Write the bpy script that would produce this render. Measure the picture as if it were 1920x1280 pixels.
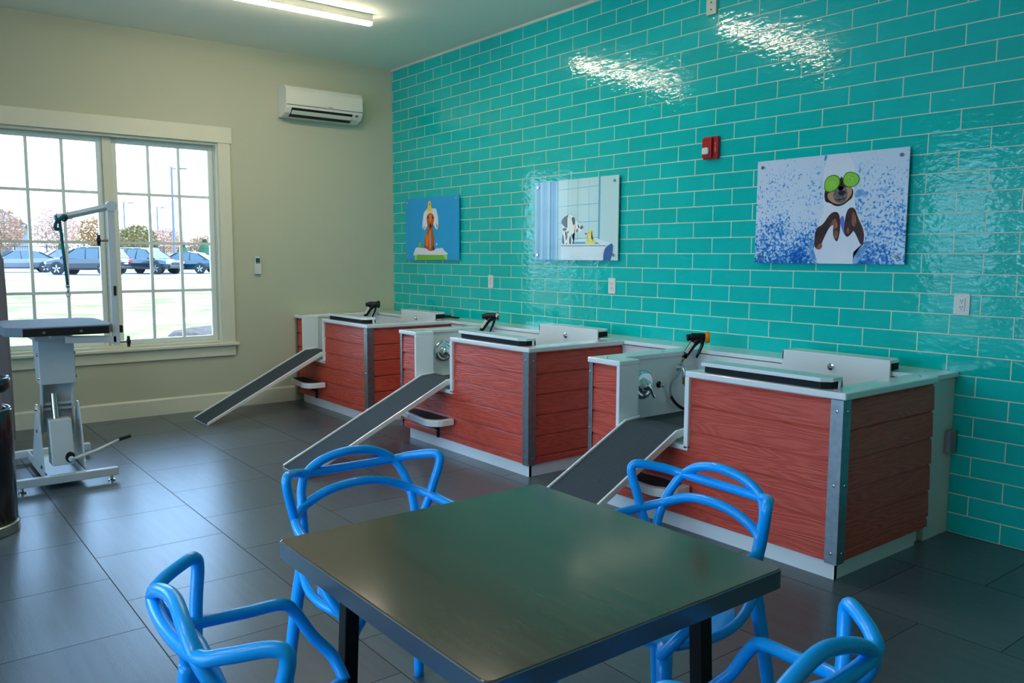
import bpy, bmesh, math, random
from mathutils import Vector, Matrix
PI = math.pi
R = math.radians
# ------------------------------------------------------------------ clear
for o in list(bpy.data.objects): bpy.data.objects.remove(o)
COL = bpy.context.scene.collection
SC = bpy.context.scene
# ------------------------------------------------------------------ camera
F = 1542.0
cam_d = bpy.data.cameras.new('camera'); cam = bpy.data.objects.new('camera', cam_d); COL.objects.link(cam)
cam_d.sensor_width = 36.0; cam_d.lens = F * 36.0 / 1920.0
yaw, pit, rol = 2.4776, -0.1038, 0.0045
fw = Vector((math.cos(yaw) * math.cos(pit), math.sin(yaw) * math.cos(pit), math.sin(pit)))
rt = Vector((math.sin(yaw), -math.cos(yaw), 0)); up = rt.cross(fw)
r2 = rt * math.cos(rol) + up * math.sin(rol); u2 = -rt * math.sin(rol) + up * math.cos(rol)
M = Matrix((r2, u2, -fw)).transposed().to_4x4(); M.translation = Vector((7.7618, -4.4576, 1.4492))
cam.matrix_world = M
cam_d.clip_start = 0.05; cam_d.clip_end = 600
SC.camera = cam
# ------------------------------------------------------------------ world, sun, exposure
SC.view_settings.view_transform = 'Standard'; SC.view_settings.look = 'None'
SC.view_settings.gamma = 1.0; SC.view_settings.use_curve_mapping = False
SC.view_settings.exposure = 3.5
w = bpy.data.worlds.new('sky'); SC.world = w; w.use_nodes = True
nt = w.node_tree; bg = nt.nodes['Background']
sky = nt.nodes.new('ShaderNodeTexSky'); sky.sky_type = 'NISHITA'; sky.sun_disc = False
sky.sun_elevation = R(48); sky.sun_rotation = R(14); sky.altitude = 100; sky.air_density = 1.0; sky.dust_density = 2.5
mixn = nt.nodes.new('ShaderNodeMix'); mixn.data_type = 'RGBA'; mixn.inputs[0].default_value = 0.55
mixn.inputs[7].default_value = (3.0, 5.2, 8.8, 1)          # thin bright haze over the sky
nt.links.new(sky.outputs[0], mixn.inputs[6]); nt.links.new(mixn.outputs[2], bg.inputs[0])
bg.inputs[1].default_value = 0.14
sd = bpy.data.lights.new('sun', 'SUN'); sd.energy = 0.3; sd.angle = R(0.6); sd.color = (1, .96, .9)
sun = bpy.data.objects.new('sun', sd); COL.objects.link(sun)
sun.rotation_euler = Vector((0.22, 0.62, 0.78)).to_track_quat('Z', 'Y').to_euler()
sun.location = (0, 0, 30)

def portal(name, loc, rot, sx, sy):
    l = bpy.data.lights.new(name, 'AREA'); l.shape = 'RECTANGLE'; l.size = sx; l.size_y = sy
    l.cycles.is_portal = True
    o = bpy.data.objects.new(name, l); COL.objects.link(o); o.location = loc; o.rotation_euler = rot

# ------------------------------------------------------------------ materials
def s2l(c): return c / 12.92 if c <= .04045 else ((c + .055) / 1.055) ** 2.4
def hx(h): return tuple(s2l(int(h[i:i + 2], 16) / 255) for i in (0, 2, 4)) + (1,)
def mat(name, col, rough=.5, metal=0., spec=.5, coat=0., bump=None, var=None, emit=None, trans=0., ior=1.45):
    """bump=(scale, strength, distance, stretch xyz); var=(scale, second colour, stretch, contrast)"""
    m = bpy.data.materials.new(name); m.use_nodes = True; n = m.node_tree
    b = n.nodes['Principled BSDF']; col = hx(col) if isinstance(col, str) else col
    b.inputs['Base Color'].default_value = col; b.inputs['Roughness'].default_value = rough
    b.inputs['Metallic'].default_value = metal; b.inputs['Specular IOR Level'].default_value = spec
    b.inputs['Coat Weight'].default_value = coat; b.inputs['Coat Roughness'].default_value = .08
    b.inputs['Transmission Weight'].default_value = trans; b.inputs['IOR'].default_value = ior
    if emit:
        b.inputs['Emission Color'].default_value = hx(emit[0]); b.inputs['Emission Strength'].default_value = emit[1]
    def noise(scale, stretch, detail=4):
        tc = n.nodes.new('ShaderNodeTexCoord'); mp = n.nodes.new('ShaderNodeMapping')
        mp.inputs['Scale'].default_value = stretch
        nz = n.nodes.new('ShaderNodeTexNoise'); nz.inputs['Scale'].default_value = scale; nz.inputs['Detail'].default_value = detail
        n.links.new(tc.outputs['Object'], mp.inputs[0]); n.links.new(mp.outputs[0], nz.inputs['Vector'])
        return nz
    if bump:
        nz = noise(bump[0], bump[3] if len(bump) > 3 else (1, 1, 1))
        bp = n.nodes.new('ShaderNodeBump'); bp.inputs['Strength'].default_value = bump[1]; bp.inputs['Distance'].default_value = bump[2]
        n.links.new(nz.outputs[0], bp.inputs['Height']); n.links.new(bp.outputs[0], b.inputs['Normal'])
    if var:
        nz = noise(var[0], var[2] if len(var) > 2 else (1, 1, 1))
        cr = n.nodes.new('ShaderNodeValToRGB'); k = var[3] if len(var) > 3 else .2
        cr.color_ramp.elements[0].position = .5 - k; cr.color_ramp.elements[1].position = .5 + k
        cr.color_ramp.elements[0].color = col; cr.color_ramp.elements[1].color = hx(var[1])
        n.links.new(nz.outputs[0], cr.inputs[0]); n.links.new(cr.outputs[0], b.inputs['Base Color'])
    return m

def math_n(n, op, a, b=None):
    q = n.nodes.new('ShaderNodeMath'); q.operation = op
    for i, v in enumerate((a, b)):
        if v is None: continue
        if isinstance(v, (int, float)): q.inputs[i].default_value = v
        else: n.links.new(v, q.inputs[i])
    return q.outputs[0]

def tile_mat(name, axes, off, bw, rh, brick_off, mortar, c1, c2, cm, rough, bumpk, ripple, streak=None, freq=2):
    """running-bond tiles in object space; axes = which object axes are along / across"""
    m = bpy.data.materials.new(name); m.use_nodes = True; n = m.node_tree; b = n.nodes['Principled BSDF']
    tc = n.nodes.new('ShaderNodeTexCoord'); sp = n.nodes.new('ShaderNodeSeparateXYZ'); n.links.new(tc.outputs['Object'], sp.inputs[0])
    cb = n.nodes.new('ShaderNodeCombineXYZ')
    u = math_n(n, 'ADD', sp.outputs[axes[0]], off[0]); v = math_n(n, 'ADD', sp.outputs[axes[1]], off[1])
    n.links.new(u, cb.inputs[0]); n.links.new(v, cb.inputs[1])
    br = n.nodes.new('ShaderNodeTexBrick'); br.offset = brick_off; br.offset_frequency = freq; br.squash = 1
    n.links.new(cb.outputs[0], br.inputs['Vector'])
    for k, val in (('Scale', 1), ('Mortar Size', mortar), ('Mortar Smooth', .15), ('Bias', 0), ('Brick Width', bw), ('Row Height', rh)):
        br.inputs[k].default_value = val
    br.inputs['Color1'].default_value = (0, 0, 0, 1); br.inputs['Color2'].default_value = (1, 1, 1, 1); br.inputs['Mortar'].default_value = (.5, .5, .5, 1)
    # tile colour: per-tile tint plus soft cloudiness inside the glaze
    nz = n.nodes.new('ShaderNodeTexNoise'); nz.inputs['Scale'].default_value = streak[0] if streak else 9; nz.inputs['Detail'].default_value = 5
    mp = n.nodes.new('ShaderNodeMapping'); mp.inputs['Scale'].default_value = streak[1] if streak else (1, 1, 1)
    ofs = n.nodes.new('ShaderNodeVectorMath'); ofs.operation = 'ADD'
    sc = n.nodes.new('ShaderNodeVectorMath'); sc.operation = 'SCALE'; sc.inputs['Scale'].default_value = 37.0
    n.links.new(br.outputs['Color'], sc.inputs[0]); n.links.new(cb.outputs[0], ofs.inputs[0]); n.links.new(sc.outputs[0], ofs.inputs[1])
    n.links.new(ofs.outputs[0], mp.inputs[0]); n.links.new(mp.outputs[0], nz.inputs['Vector'])
    sepc = n.nodes.new('ShaderNodeSeparateColor'); n.links.new(br.outputs['Color'], sepc.inputs[0])
    t = math_n(n, 'ADD', math_n(n, 'MULTIPLY', sepc.outputs[0], .45), math_n(n, 'MULTIPLY', nz.outputs[0], .75))
    t = math_n(n, 'SUBTRACT', t, .1)
    mx = n.nodes.new('ShaderNodeMix'); mx.data_type = 'RGBA'; mx.clamp_factor = True
    n.links.new(t, mx.inputs[0]); mx.inputs[6].default_value = hx(c1); mx.inputs[7].default_value = hx(c2)
    m2 = n.nodes.new('ShaderNodeMix'); m2.data_type = 'RGBA'; n.links.new(br.outputs['Fac'], m2.inputs[0])
    n.links.new(mx.outputs[2], m2.inputs[6]); m2.inputs[7].default_value = hx(cm)
    n.links.new(m2.outputs[2], b.inputs['Base Color'])
    r = math_n(n, 'ADD', math_n(n, 'MULTIPLY', br.outputs['Fac'], .85 - rough), rough); n.links.new(r, b.inputs['Roughness'])
    # bump: grout sits back, glaze ripples, each tile tilts slightly
    rp = n.nodes.new('ShaderNodeTexNoise'); rp.inputs['Scale'].default_value = ripple[0]; rp.inputs['Detail'].default_value = ripple[3]
    mp2 = n.nodes.new('ShaderNodeMapping'); mp2.inputs['Scale'].default_value = ripple[1]
    n.links.new(ofs.outputs[0], mp2.inputs[0]); n.links.new(mp2.outputs[0], rp.inputs['Vector'])
    h = math_n(n, 'ADD', math_n(n, 'MULTIPLY', rp.outputs[0], ripple[2]), math_n(n, 'MULTIPLY', br.outputs['Fac'], -bumpk))
    bp = n.nodes.new('ShaderNodeBump'); bp.inputs['Strength'].default_value = 1; bp.inputs['Distance'].default_value = 1
    n.links.new(h, bp.inputs['Height']); n.links.new(bp.outputs[0], b.inputs['Normal'])
    return m

M_ = {}
M_['wall'] = mat('painted_wall', 'C1C3A8', .75, bump=(140, .12, .002))
M_['ceiling'] = mat('ceiling_paint', 'F2F5E4', .9)
M_['trim'] = mat('trim_paint', 'DCDCC4', .45)
M_['sash'] = mat('sash_paint', 'E2EAE2', .4)
ROWS = 13
M_['teal'] = tile_mat('glazed_teal_tile', (0, 2), (3.115 - .0172, 4 * .105 - 0.0), .3115, .105, .4828, .0028,
                      '00B6AA', '0CCAC2', 'E0E2CA', .07, .0016, (16, (1, 2.2, 1), .0016, 2.5))
M_['floor'] = tile_mat('grey_floor_tile', (0, 1), (6.1 - 1.71, 18.3 + 3.07), .61, .61, .5, .0022,
                       '3E474E', '5C6870', '20262A', .29, .0006, (60, (.5, 6, 1), .0003, 3), streak=(7, (.35, 5, 1)))
M_['white'] = mat('white_gelcoat', 'EAF0F0', .16, coat=.5)
M_['whitematte'] = mat('white_panel', 'D6DEDC', .45)
M_['foam'] = mat('black_pad_and_slot_shade', '10161B', .8)  # tread pads, and the shade inside the shelf slots
M_['black'] = mat('black_plastic', '101012', .35)
M_['galv'] = mat('galvanised_angle', '8B949A', .38, metal=.9, var=(30, 'A8B0B4', (1, 1, 1), .3))
M_['chrome'] = mat('chrome', 'E6E9EA', .07, metal=1)
M_['steel'] = mat('brushed_steel', 'B8B6AC', .25, metal=1)
M_['brass'] = mat('brass', 'B08A3C', .3, metal=1)
M_['orange'] = mat('orange_plastic', 'F08A10', .35)
M_['mat'] = mat('ramp_carpet', '2A3338', .95, bump=(900, .6, .002), var=(420, '47525A', (1, 1, 1), .12))
M_['blue'] = mat('blue_moulded_plastic', '00A6FF', .3, coat=.15)
M_['red'] = mat('red_plastic', 'B01414', .3, coat=.3)
M_['outlet'] = mat('outlet_white', 'D9DDD6', .35)
M_['dark'] = mat('dark_slot', '141618', .6)
M_['greymetal'] = mat('grey_powder_coat', 'BFC8C8', .35)
M_['grip'] = mat('black_grip', '0C0C0E', .7)
M_['rubbertop'] = mat('pebbled_grey_rubber', '5E6E7C', .75, bump=(500, .5, .001), var=(350, '76858F', (1, 1, 1), .15))
M_['canblack'] = mat('black_gloss_enamel', '07050D', .22, coat=.15)
M_['ac'] = mat('ac_casing', 'E2E2D2', .4)
M_['tube'] = mat('clear_hose', 'C4D2CE', .12, trans=.75, ior=1.2)
M_['casing'] = mat('grey_casing', '6E6C72', .6)
M_['lcd'] = mat('lcd_display', '2C5E5A', .3)
M_['lampglow'] = mat('lamp_diffuser', 'FFFFFF', .4, emit=('FFECD4', 5.2))
M_['teallead'] = mat('teal_webbing', '0E5560', .8)

def glass_mat():
    m = bpy.data.materials.new('window_glass'); m.use_nodes = True; n = m.node_tree
    for x in list(n.nodes): n.nodes.remove(x)
    o = n.nodes.new('ShaderNodeOutputMaterial'); t = n.nodes.new('ShaderNodeBsdfTransparent'); g = n.nodes.new('ShaderNodeBsdfGlossy')
    t.inputs[0].default_value = (.95, .98, .97, 1); g.inputs['Roughness'].default_value = .01
    fr = n.nodes.new('ShaderNodeFresnel'); fr.inputs[0].default_value = 1.45; mx = n.nodes.new('ShaderNodeMixShader')
    n.links.new(fr.outputs[0], mx.inputs[0]); n.links.new(t.outputs[0], mx.inputs[1]); n.links.new(g.outputs[0], mx.inputs[2]); n.links.new(mx.outputs[0], o.inputs[0])
    return m
M_['glass'] = glass_mat()

def siding_mat():
    m = bpy.data.materials.new('red_woodgrain_siding'); m.use_nodes = True; n = m.node_tree; b = n.nodes['Principled BSDF']
    tc = n.nodes.new('ShaderNodeTexCoord'); sp = n.nodes.new('ShaderNodeSeparateXYZ'); n.links.new(tc.outputs['Object'], sp.inputs[0])
    # planks 0.137 m high share one cut of grain each
    row = math_n(n, 'FLOOR', math_n(n, 'DIVIDE', math_n(n, 'SUBTRACT', .822, sp.outputs[2]), .137))
    along = math_n(n, 'ADD', sp.outputs[0], sp.outputs[1])
    cb = n.nodes.new('ShaderNodeCombineXYZ')
    n.links.new(math_n(n, 'MULTIPLY', along, .8), cb.inputs[0]); n.links.new(math_n(n, 'MULTIPLY', sp.outputs[2], 7.0), cb.inputs[1]); n.links.new(math_n(n, 'MULTIPLY', row, 4.7), cb.inputs[2])
    nz = n.nodes.new('ShaderNodeTexNoise'); nz.inputs['Scale'].default_value = 1.3; nz.inputs['Detail'].default_value = 2; nz.inputs['Distortion'].default_value = .5
    n.links.new(cb.outputs[0], nz.inputs['Vector'])
    rings = math_n(n, 'SINE', math_n(n, 'MULTIPLY', nz.outputs[0], 95))
    cb2 = n.nodes.new('ShaderNodeCombineXYZ')
    n.links.new(math_n(n, 'MULTIPLY', along, 12), cb2.inputs[0]); n.links.new(math_n(n, 'MULTIPLY', sp.outputs[2], 190), cb2.inputs[1]); n.links.new(row, cb2.inputs[2])
    fi = n.nodes.new('ShaderNodeTexNoise'); fi.inputs['Scale'].default_value = 1; fi.inputs['Detail'].default_value = 3
    n.links.new(cb2.outputs[0], fi.inputs['Vector'])
    h = math_n(n, 'ADD', math_n(n, 'MULTIPLY', rings, .5), math_n(n, 'MULTIPLY', fi.outputs[0], 1.6))
    bp = n.nodes.new('ShaderNodeBump'); bp.inputs['Strength'].default_value = .8; bp.inputs['Distance'].default_value = .0011
    n.links.new(h, bp.inputs['Height']); n.links.new(bp.outputs[0], b.inputs['Normal'])
    cr = n.nodes.new('ShaderNodeValToRGB'); cr.color_ramp.elements[0].position = .2; cr.color_ramp.elements[1].position = 1.0
    cr.color_ramp.elements[0].color = hx('BE4030'); cr.color_ramp.elements[1].color = hx('DC5E48')
    n.links.new(math_n(n, 'ADD', math_n(n, 'MULTIPLY', h, .33), .25), cr.inputs[0]); n.links.new(cr.outputs[0], b.inputs['Base Color'])
    b.inputs['Roughness'].default_value = .42
    return m
M_['siding'] = siding_mat()

def tabletop_mat():
    m = mat('dark_brushed_laminate', '3A3429', .13, metal=.0, spec=.9)
    n = m.node_tree; b = n.nodes['Principled BSDF']
    tc = n.nodes.new('ShaderNodeTexCoord'); mp = n.nodes.new('ShaderNodeMapping'); mp.inputs['Scale'].default_value = (3.0, 46, 1)
    nz = n.nodes.new('ShaderNodeTexNoise'); nz.inputs['Scale'].default_value = .55; nz.inputs['Detail'].default_value = 4
    n.links.new(tc.outputs['Object'], mp.inputs[0]); n.links.new(mp.outputs[0], nz.inputs['Vector'])
    cr = n.nodes.new('ShaderNodeValToRGB'); cr.color_ramp.elements[0].position = .3; cr.color_ramp.elements[1].position = .7
    cr.color_ramp.elements[0].color = hx('453E30'); cr.color_ramp.elements[1].color = hx('544C3B')
    n.links.new(nz.outputs[0], cr.inputs[0]); n.links.new(cr.outputs[0], b.inputs['Base Color'])
    bp = n.nodes.new('ShaderNodeBump'); bp.inputs['Strength'].default_value = .2; bp.inputs['Distance'].default_value = .00012
    n.links.new(nz.outputs[0], bp.inputs['Height']); n.links.new(bp.outputs[0], b.inputs['Normal'])
    return m
M_['tabletop'] = tabletop_mat()
M_['tableedge'] = mat('dark_metal_edge', '6A7A84', .32, metal=.7)
M_['leg'] = mat('black_table_leg', '0B0D10', .35, metal=.3)

# ------------------------------------------------------------------ mesh helpers
def box(bm, a, b, mi=0, rot=None, piv=None):
    x0, y0, z0 = [min(p, q) for p, q in zip(a, b)]; x1, y1, z1 = [max(p, q) for p, q in zip(a, b)]
    vs = [bm.verts.new(p) for p in ((x0, y0, z0), (x1, y0, z0), (x1, y1, z0), (x0, y1, z0), (x0, y0, z1), (x1, y0, z1), (x1, y1, z1), (x0, y1, z1))]
    for f in ((0, 3, 2, 1), (4, 5, 6, 7), (0, 1, 5, 4), (1, 2, 6, 5), (2, 3, 7, 6), (3, 0, 4, 7)):
        bm.faces.new([vs[i] for i in f]).material_index = mi
    if rot: bmesh.ops.rotate(bm, verts=vs, cent=piv or Vector(((x0 + x1) / 2, (y0 + y1) / 2, (z0 + z1) / 2)), matrix=rot)
    return vs
def prism(bm, pts, axis, a, b, mi=0):
    """extrude polygon pts (2-D) along axis 0/1/2 from a to b; pts fill the other two axes in order"""
    def P(p, t):
        q = [0, 0, 0]; k = [i for i in range(3) if i != axis]; q[k[0]] = p[0]; q[k[1]] = p[1]; q[axis] = t; return q
    A = [bm.verts.new(P(p, a)) for p in pts]; B = [bm.verts.new(P(p, b)) for p in pts]; n = len(pts)
    fs = [bm.faces.new(A), bm.faces.new(B[::-1])]
    for i in range(n): fs.append(bm.faces.new([A[(i + 1) % n], A[i], B[i], B[(i + 1) % n]]))
    for f in fs: f.material_index = mi
    bmesh.ops.recalc_face_normals(bm, faces=fs)
    return A + B
def smooth_path(pts, n=6, closed=False):
    P = [Vector(p) for p in pts]; out = []; N = len(P)
    rng = range(N) if closed else range(N - 1)
    for i in rng:
        if closed: p0, p1, p2, p3 = P[(i - 1) % N], P[i], P[(i + 1) % N], P[(i + 2) % N]
        else: p0, p1, p2, p3 = P[max(i - 1, 0)], P[i], P[i + 1], P[min(i + 2, N - 1)]
        for k in range(n):
            t = k / n
            out.append(.5 * ((2 * p1) + (-p0 + p2) * t + (2 * p0 - 5 * p1 + 4 * p2 - p3) * t * t + (-p0 + 3 * p1 - 3 * p2 + p3) * t ** 3))
    if not closed: out.append(P[-1])
    return out
def tube(bm, pts, r, seg=10, closed=False, mi=0, flat=1.0):
    P = [Vector(p) for p in pts]; N = len(P); rad = r if callable(r) else (lambda t: r)
    rings = []; prev = None
    for i, p in enumerate(P):
        if closed: t = (P[(i + 1) % N] - P[i - 1])
        else: t = P[min(i + 1, N - 1)] - P[max(i - 1, 0)]
        t.normalize()
        if prev is None:
            a = Vector((0, 0, 1)) if abs(t.z) < .9 else Vector((1, 0, 0)); nx = t.cross(a).normalized()
        else: nx = (prev - t * prev.dot(t)).normalized()
        prev = nx; ny = t.cross(nx); rr = rad(i / max(N - 1, 1))
        rings.append([bm.verts.new(p + nx * math.cos(2 * PI * k / seg) * rr + ny * math.sin(2 * PI * k / seg) * rr * flat) for k in range(seg)])
    fs = []
    for i in range(N if closed else N - 1):
        A, B = rings[i], rings[(i + 1) % N]
        for k in range(seg): fs.append(bm.faces.new((A[k], A[(k + 1) % seg], B[(k + 1) % seg], B[k])))
    if not closed: fs += [bm.faces.new(rings[0][::-1]), bm.faces.new(rings[-1])]
    for f in fs: f.material_index = mi
    bmesh.ops.recalc_face_normals(bm, faces=fs)
def cyl(bm, a, b, r, seg=20, mi=0, r2=None):
    r2 = r if r2 is None else r2
    tube(bm, [a, b], lambda t: r + (r2 - r) * t, seg, mi=mi)
def lathe(bm, prof, seg=32, axis='Z', c=(0, 0, 0), mi=0):
    rings = []
    for r, h in prof:
        ring = []
        for k in range(seg):
            a = 2 * PI * k / seg; x, y = r * math.cos(a), r * math.sin(a)
            v = {'Z': (x, y, h), 'X': (h, x, y), 'Y': (x, h, y)}[axis]
            ring.append(bm.verts.new(Vector(v) + Vector(c)))
        rings.append(ring)
    fs = []
    for A, B in zip(rings, rings[1:]):
        for k in range(seg): fs.append(bm.faces.new((A[k], A[(k + 1) % seg], B[(k + 1) % seg], B[k])))
    if prof[0][0] > 1e-4: fs.append(bm.faces.new(rings[0][::-1]))
    if prof[-1][0] > 1e-4: fs.append(bm.faces.new(rings[-1]))
    for f in fs: f.material_index = mi
    bmesh.ops.remove_doubles(bm, verts=[v for r_ in rings for v in r_], dist=1e-5)
    bmesh.ops.recalc_face_normals(bm, faces=[f for f in fs if f.is_valid])
def rrect(x0, y0, x1, y1, r, n=4):
    out = []
    for cx, cy, a0 in ((x1 - r, y0 + r, -90), (x1 - r, y1 - r, 0), (x0 + r, y1 - r, 90), (x0 + r, y0 + r, 180)):
        for k in range(n + 1):
            a = R(a0 + 90 * k / n); out.append((cx + r * math.cos(a), cy + r * math.sin(a)))
    return out
def ell(cx, cy, rx, ry, n=20, rot=0):
    c, s = math.cos(rot), math.sin(rot)
    return [(cx + rx * math.cos(2 * PI * k / n) * c - ry * math.sin(2 * PI * k / n) * s, cy + rx * math.cos(2 * PI * k / n) * s + ry * math.sin(2 * PI * k / n) * c) for k in range(n)]

def islands(bm):
    seen = set(); out = []
    for f in bm.faces:
        if f in seen: continue
        st = [f]; seen.add(f); isl = []
        while st:
            g = st.pop(); isl.append(g)
            for v in g.verts:
                for h in v.link_faces:
                    if h not in seen: seen.add(h); st.append(h)
        out.append(isl)
    return out
def each(name, bm, m, parent=None, **k):
    """every loose piece of bm becomes an object of its own"""
    for isl in islands(bm):
        b = bmesh.new(); mp = {}
        for f in isl:
            for v in f.verts:
                if v not in mp: mp[v] = b.verts.new(v.co)
            b.faces.new([mp[v] for v in f.verts]).material_index = f.material_index
        o = obj(name, b, m, parent, **k)
    bm.free(); return o
def obj(name, bm, m, parent=None, smooth=False, bevel=0, seg=2, loc=None, label=None, weld=True):
    me = bpy.data.meshes.new(name); bm.to_mesh(me); bm.free()
    for x in (m if isinstance(m, (list, tuple)) else [m]): me.materials.append(x)
    if smooth: me.polygons.foreach_set('use_smooth', [True] * len(me.polygons))
    o = bpy.data.objects.new(name, me); COL.objects.link(o)
    if parent: o.parent = parent
    if loc: o.location = loc
    if bevel:
        b = o.modifiers.new('bevel', 'BEVEL'); b.width = bevel; b.segments = seg; b.limit_method = 'ANGLE'; b.angle_limit = R(35)
    if label: o['label'] = label
    return o
def B(): return bmesh.new()
def tag(o, label, cat, group=None, kind=None):
    if label: o['label'] = label
    if cat: o['category'] = cat
    if group: o['group'] = group
    if kind: o['kind'] = kind
    return o
def thing(name, label, cat, loc=(0, 0, 0), rotz=0, group=None):
    o = bpy.data.objects.new(name, None); COL.objects.link(o); o.location = loc; o.rotation_euler = (0, 0, rotz)
    return tag(o, label, cat, group)
def struct(name, bm, m, **k):
    o = obj(name, bm, m, **k)
    if not k.get('parent'): o['kind'] = 'structure'
    return o
def copy_tree(o, parent=None):
    c = o.copy(); COL.objects.link(c)
    if parent: c.parent = parent
    for ch in list(o.children): copy_tree(ch, c)
    return c
def simple(name, bx, m, parent=None, bevel=0, **k):
    bm = B()
    for a in (bx if isinstance(bx[0][0], (tuple, list)) else [bx]): box(bm, *a)
    return obj(name, bm, m, parent, bevel=bevel, **k)

H = 3.376; XE = 9.6; YE = -7.6; T = .2
# ================================================================== ROOM
bm = B(); box(bm, (-T, YE - T, -.2), (XE + T, T, 0)); struct('floor', bm, M_['floor'])
bm = B(); box(bm, (-T, YE - T, H), (XE + T, T, H + .2)); struct('ceiling', bm, M_['ceiling'])
bm = B(); box(bm, (0, 0, 0), (XE, T, H)); struct('wall_back', bm, M_['teal'])
def wall_with_holes(name, axis, pos, out, lo, hi, holes, m):
    """wall in plane axis=pos thickened to 'out'; holes = (a0,a1,z0,z1)"""
    bm = B(); a = lo
    def bx(a0, a1, z0, z1):
        if axis == 0: box(bm, (pos, a0, z0), (out, a1, z1))
        else: box(bm, (a0, pos, z0), (a1, out, z1))
    for h in sorted(holes):
        bx(a, h[0], 0, H); bx(h[0], h[1], 0, h[2]); bx(h[0], h[1], h[3], H); a = h[1]
    bx(a, hi, 0, H); return struct(name, bm, m)
WIN = [(-3.70, -1.84, .625, 2.47), (-6.95, -5.09, .625, 2.47)]
wall_with_holes('wall_left', 0, 0, -T, YE, 0, WIN, M_['wall'])
WF = [(2.0, 2.95, .12, 2.85), (3.3, 5.0, .12, 3.0), (5.15, 6.85, .12, 3.0)]
wall_with_holes('wall_front', 1, YE, YE - T, 0, XE, WF, M_['wall'])
bm = B(); box(bm, (XE, YE, 0), (XE + T, 0, H)); struct('wall_right', bm, M_['wall'])

def make_window(name, a0, a1, z0, z1, plane, axis, out):
    """double casement window with a 3 x 4 grid in each sash. out = +1/-1 direction to outdoors along axis normal"""
    root = bpy.data.objects.new(name, None); COL.objects.link(root); root['kind'] = 'structure'
    if axis == 0: root.location = (plane, (a0 + a1) / 2, z0)
    else: root.location = ((a0 + a1) / 2, plane, z0)
    W = a1 - a0; Hh = z1 - z0; h = W / 2
    def bx(bm, u0, d0, v0, u1, d1, v1):       # u along, d depth outdoors positive, v up
        if axis == 0: box(bm, (out * d0, u0, v0), (out * d1, u1, v1))
        else: box(bm, (u0, out * d0, v0), (u1, out * d1, v1))
    bm = B()                                   # jamb liner
    bx(bm, -h, -.0, 0, -h + .02, .19, Hh); bx(bm, h - .02, -.0, 0, h, .19, Hh); bx(bm, -h + .02, 0, Hh - .02, h - .02, .19, Hh); bx(bm, -h + .02, 0, 0, h - .02, .19, .02)
    bx(bm, -.035, .06, .02, .035, .16, Hh - .02)
    obj('window_frame', bm, M_['trim'], root, bevel=.002)
    for s in (-1, 1):
        u0, u1 = (-h + .02, -.035) if s < 0 else (.035, h - .02)
        v0, v1 = .02, Hh - .02; fw_ = .045
        bm = B(); bx(bm, u0, .09, v0, u0 + fw_, .14, v1); bx(bm, u1 - fw_, .09, v0, u1, .14, v1)
        bx(bm, u0 + fw_, .09, v0, u1 - fw_, .14, v0 + fw_); bx(bm, u0 + fw_, .09, v1 - fw_, u1 - fw_, .14, v1)
        sash = obj('sash', bm, M_['sash'], root, bevel=.004)
        g0, g1, k0, k1 = u0 + fw_, u1 - fw_, v0 + fw_, v1 - fw_
        bm = B()
        for i in (1, 2): u = g0 + (g1 - g0) * i / 3; bx(bm, u - .012, .098, k0, u + .012, .127, k1)
        for i in (1, 2, 3): v = k0 + (k1 - k0) * i / 4; bx(bm, g0, .095, v - .012, g1, .13, v + .012)
        obj('glazing_bars', bm, M_['sash'], sash)
        bm = B(); bx(bm, g0 - .005, .113, k0 - .005, g1 + .005, .117, k1 + .005); obj('pane', bm, M_['glass'], sash)
    bm = B()                                   # casing
    bx(bm, -h - .105, -.022, -.02, -h + .006, 0, Hh); bx(bm, h - .006, -.022, -.02, h + .105, 0, Hh)
    obj('side_casing', bm, M_['trim'], root, bevel=.002)
    bm = B(); bx(bm, -h - .12, -.03, Hh, h + .12, 0, Hh + .145); obj('head_casing', bm, M_['trim'], root, bevel=.003)
    bm = B(); bx(bm, -h - .135, -.055, -.03, h + .135, .06, -.002); obj('sill', bm, M_['trim'], root, bevel=.008, seg=3)
    bm = B(); bx(bm, -h - .105, -.022, -.125, h + .105, 0, -.03); obj('apron', bm, M_['trim'], root, bevel=.002)
    return root
make_window('window_1', *WIN[0], 0, 0, -1); make_window('window_2', *WIN[1], 0, 0, -1)
make_window('window_3', *WF[0], YE, 1, -1); make_window('added_window_4', *WF[1], YE, 1, -1); make_window('added_window_5', *WF[2], YE, 1, -1)  # the last two are unseen windows added to brighten the room
for (a, b_, c, d) in WIN: portal('window_light_portal', (-.22, (a + b_) / 2, (c + d) / 2), (0, R(-90), 0), d - c, b_ - a)
for (a, b_, c, d) in WF: portal('window_light_portal', ((a + b_) / 2, YE - .22, (c + d) / 2), (R(90), 0, 0), b_ - a, d - c)
# baseboards
bm = B(); prism(bm, [(0, 0), (.018, 0), (.018, .135), (.008, .15), (0, .15)], 1, YE, -1.15); struct('baseboard_left', bm, M_['trim'])
bm = B(); prism(bm, [(YE, 0), (YE + .018, 0), (YE + .018, .135), (YE + .008, .15), (YE, .15)], 0, 0, XE); struct('baseboard_front', bm, M_['trim'])
bm = B(); box(bm, (.0, -.008, H - .014), (XE, 0, H)); struct('trim_1', bm, M_['trim'])

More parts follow.
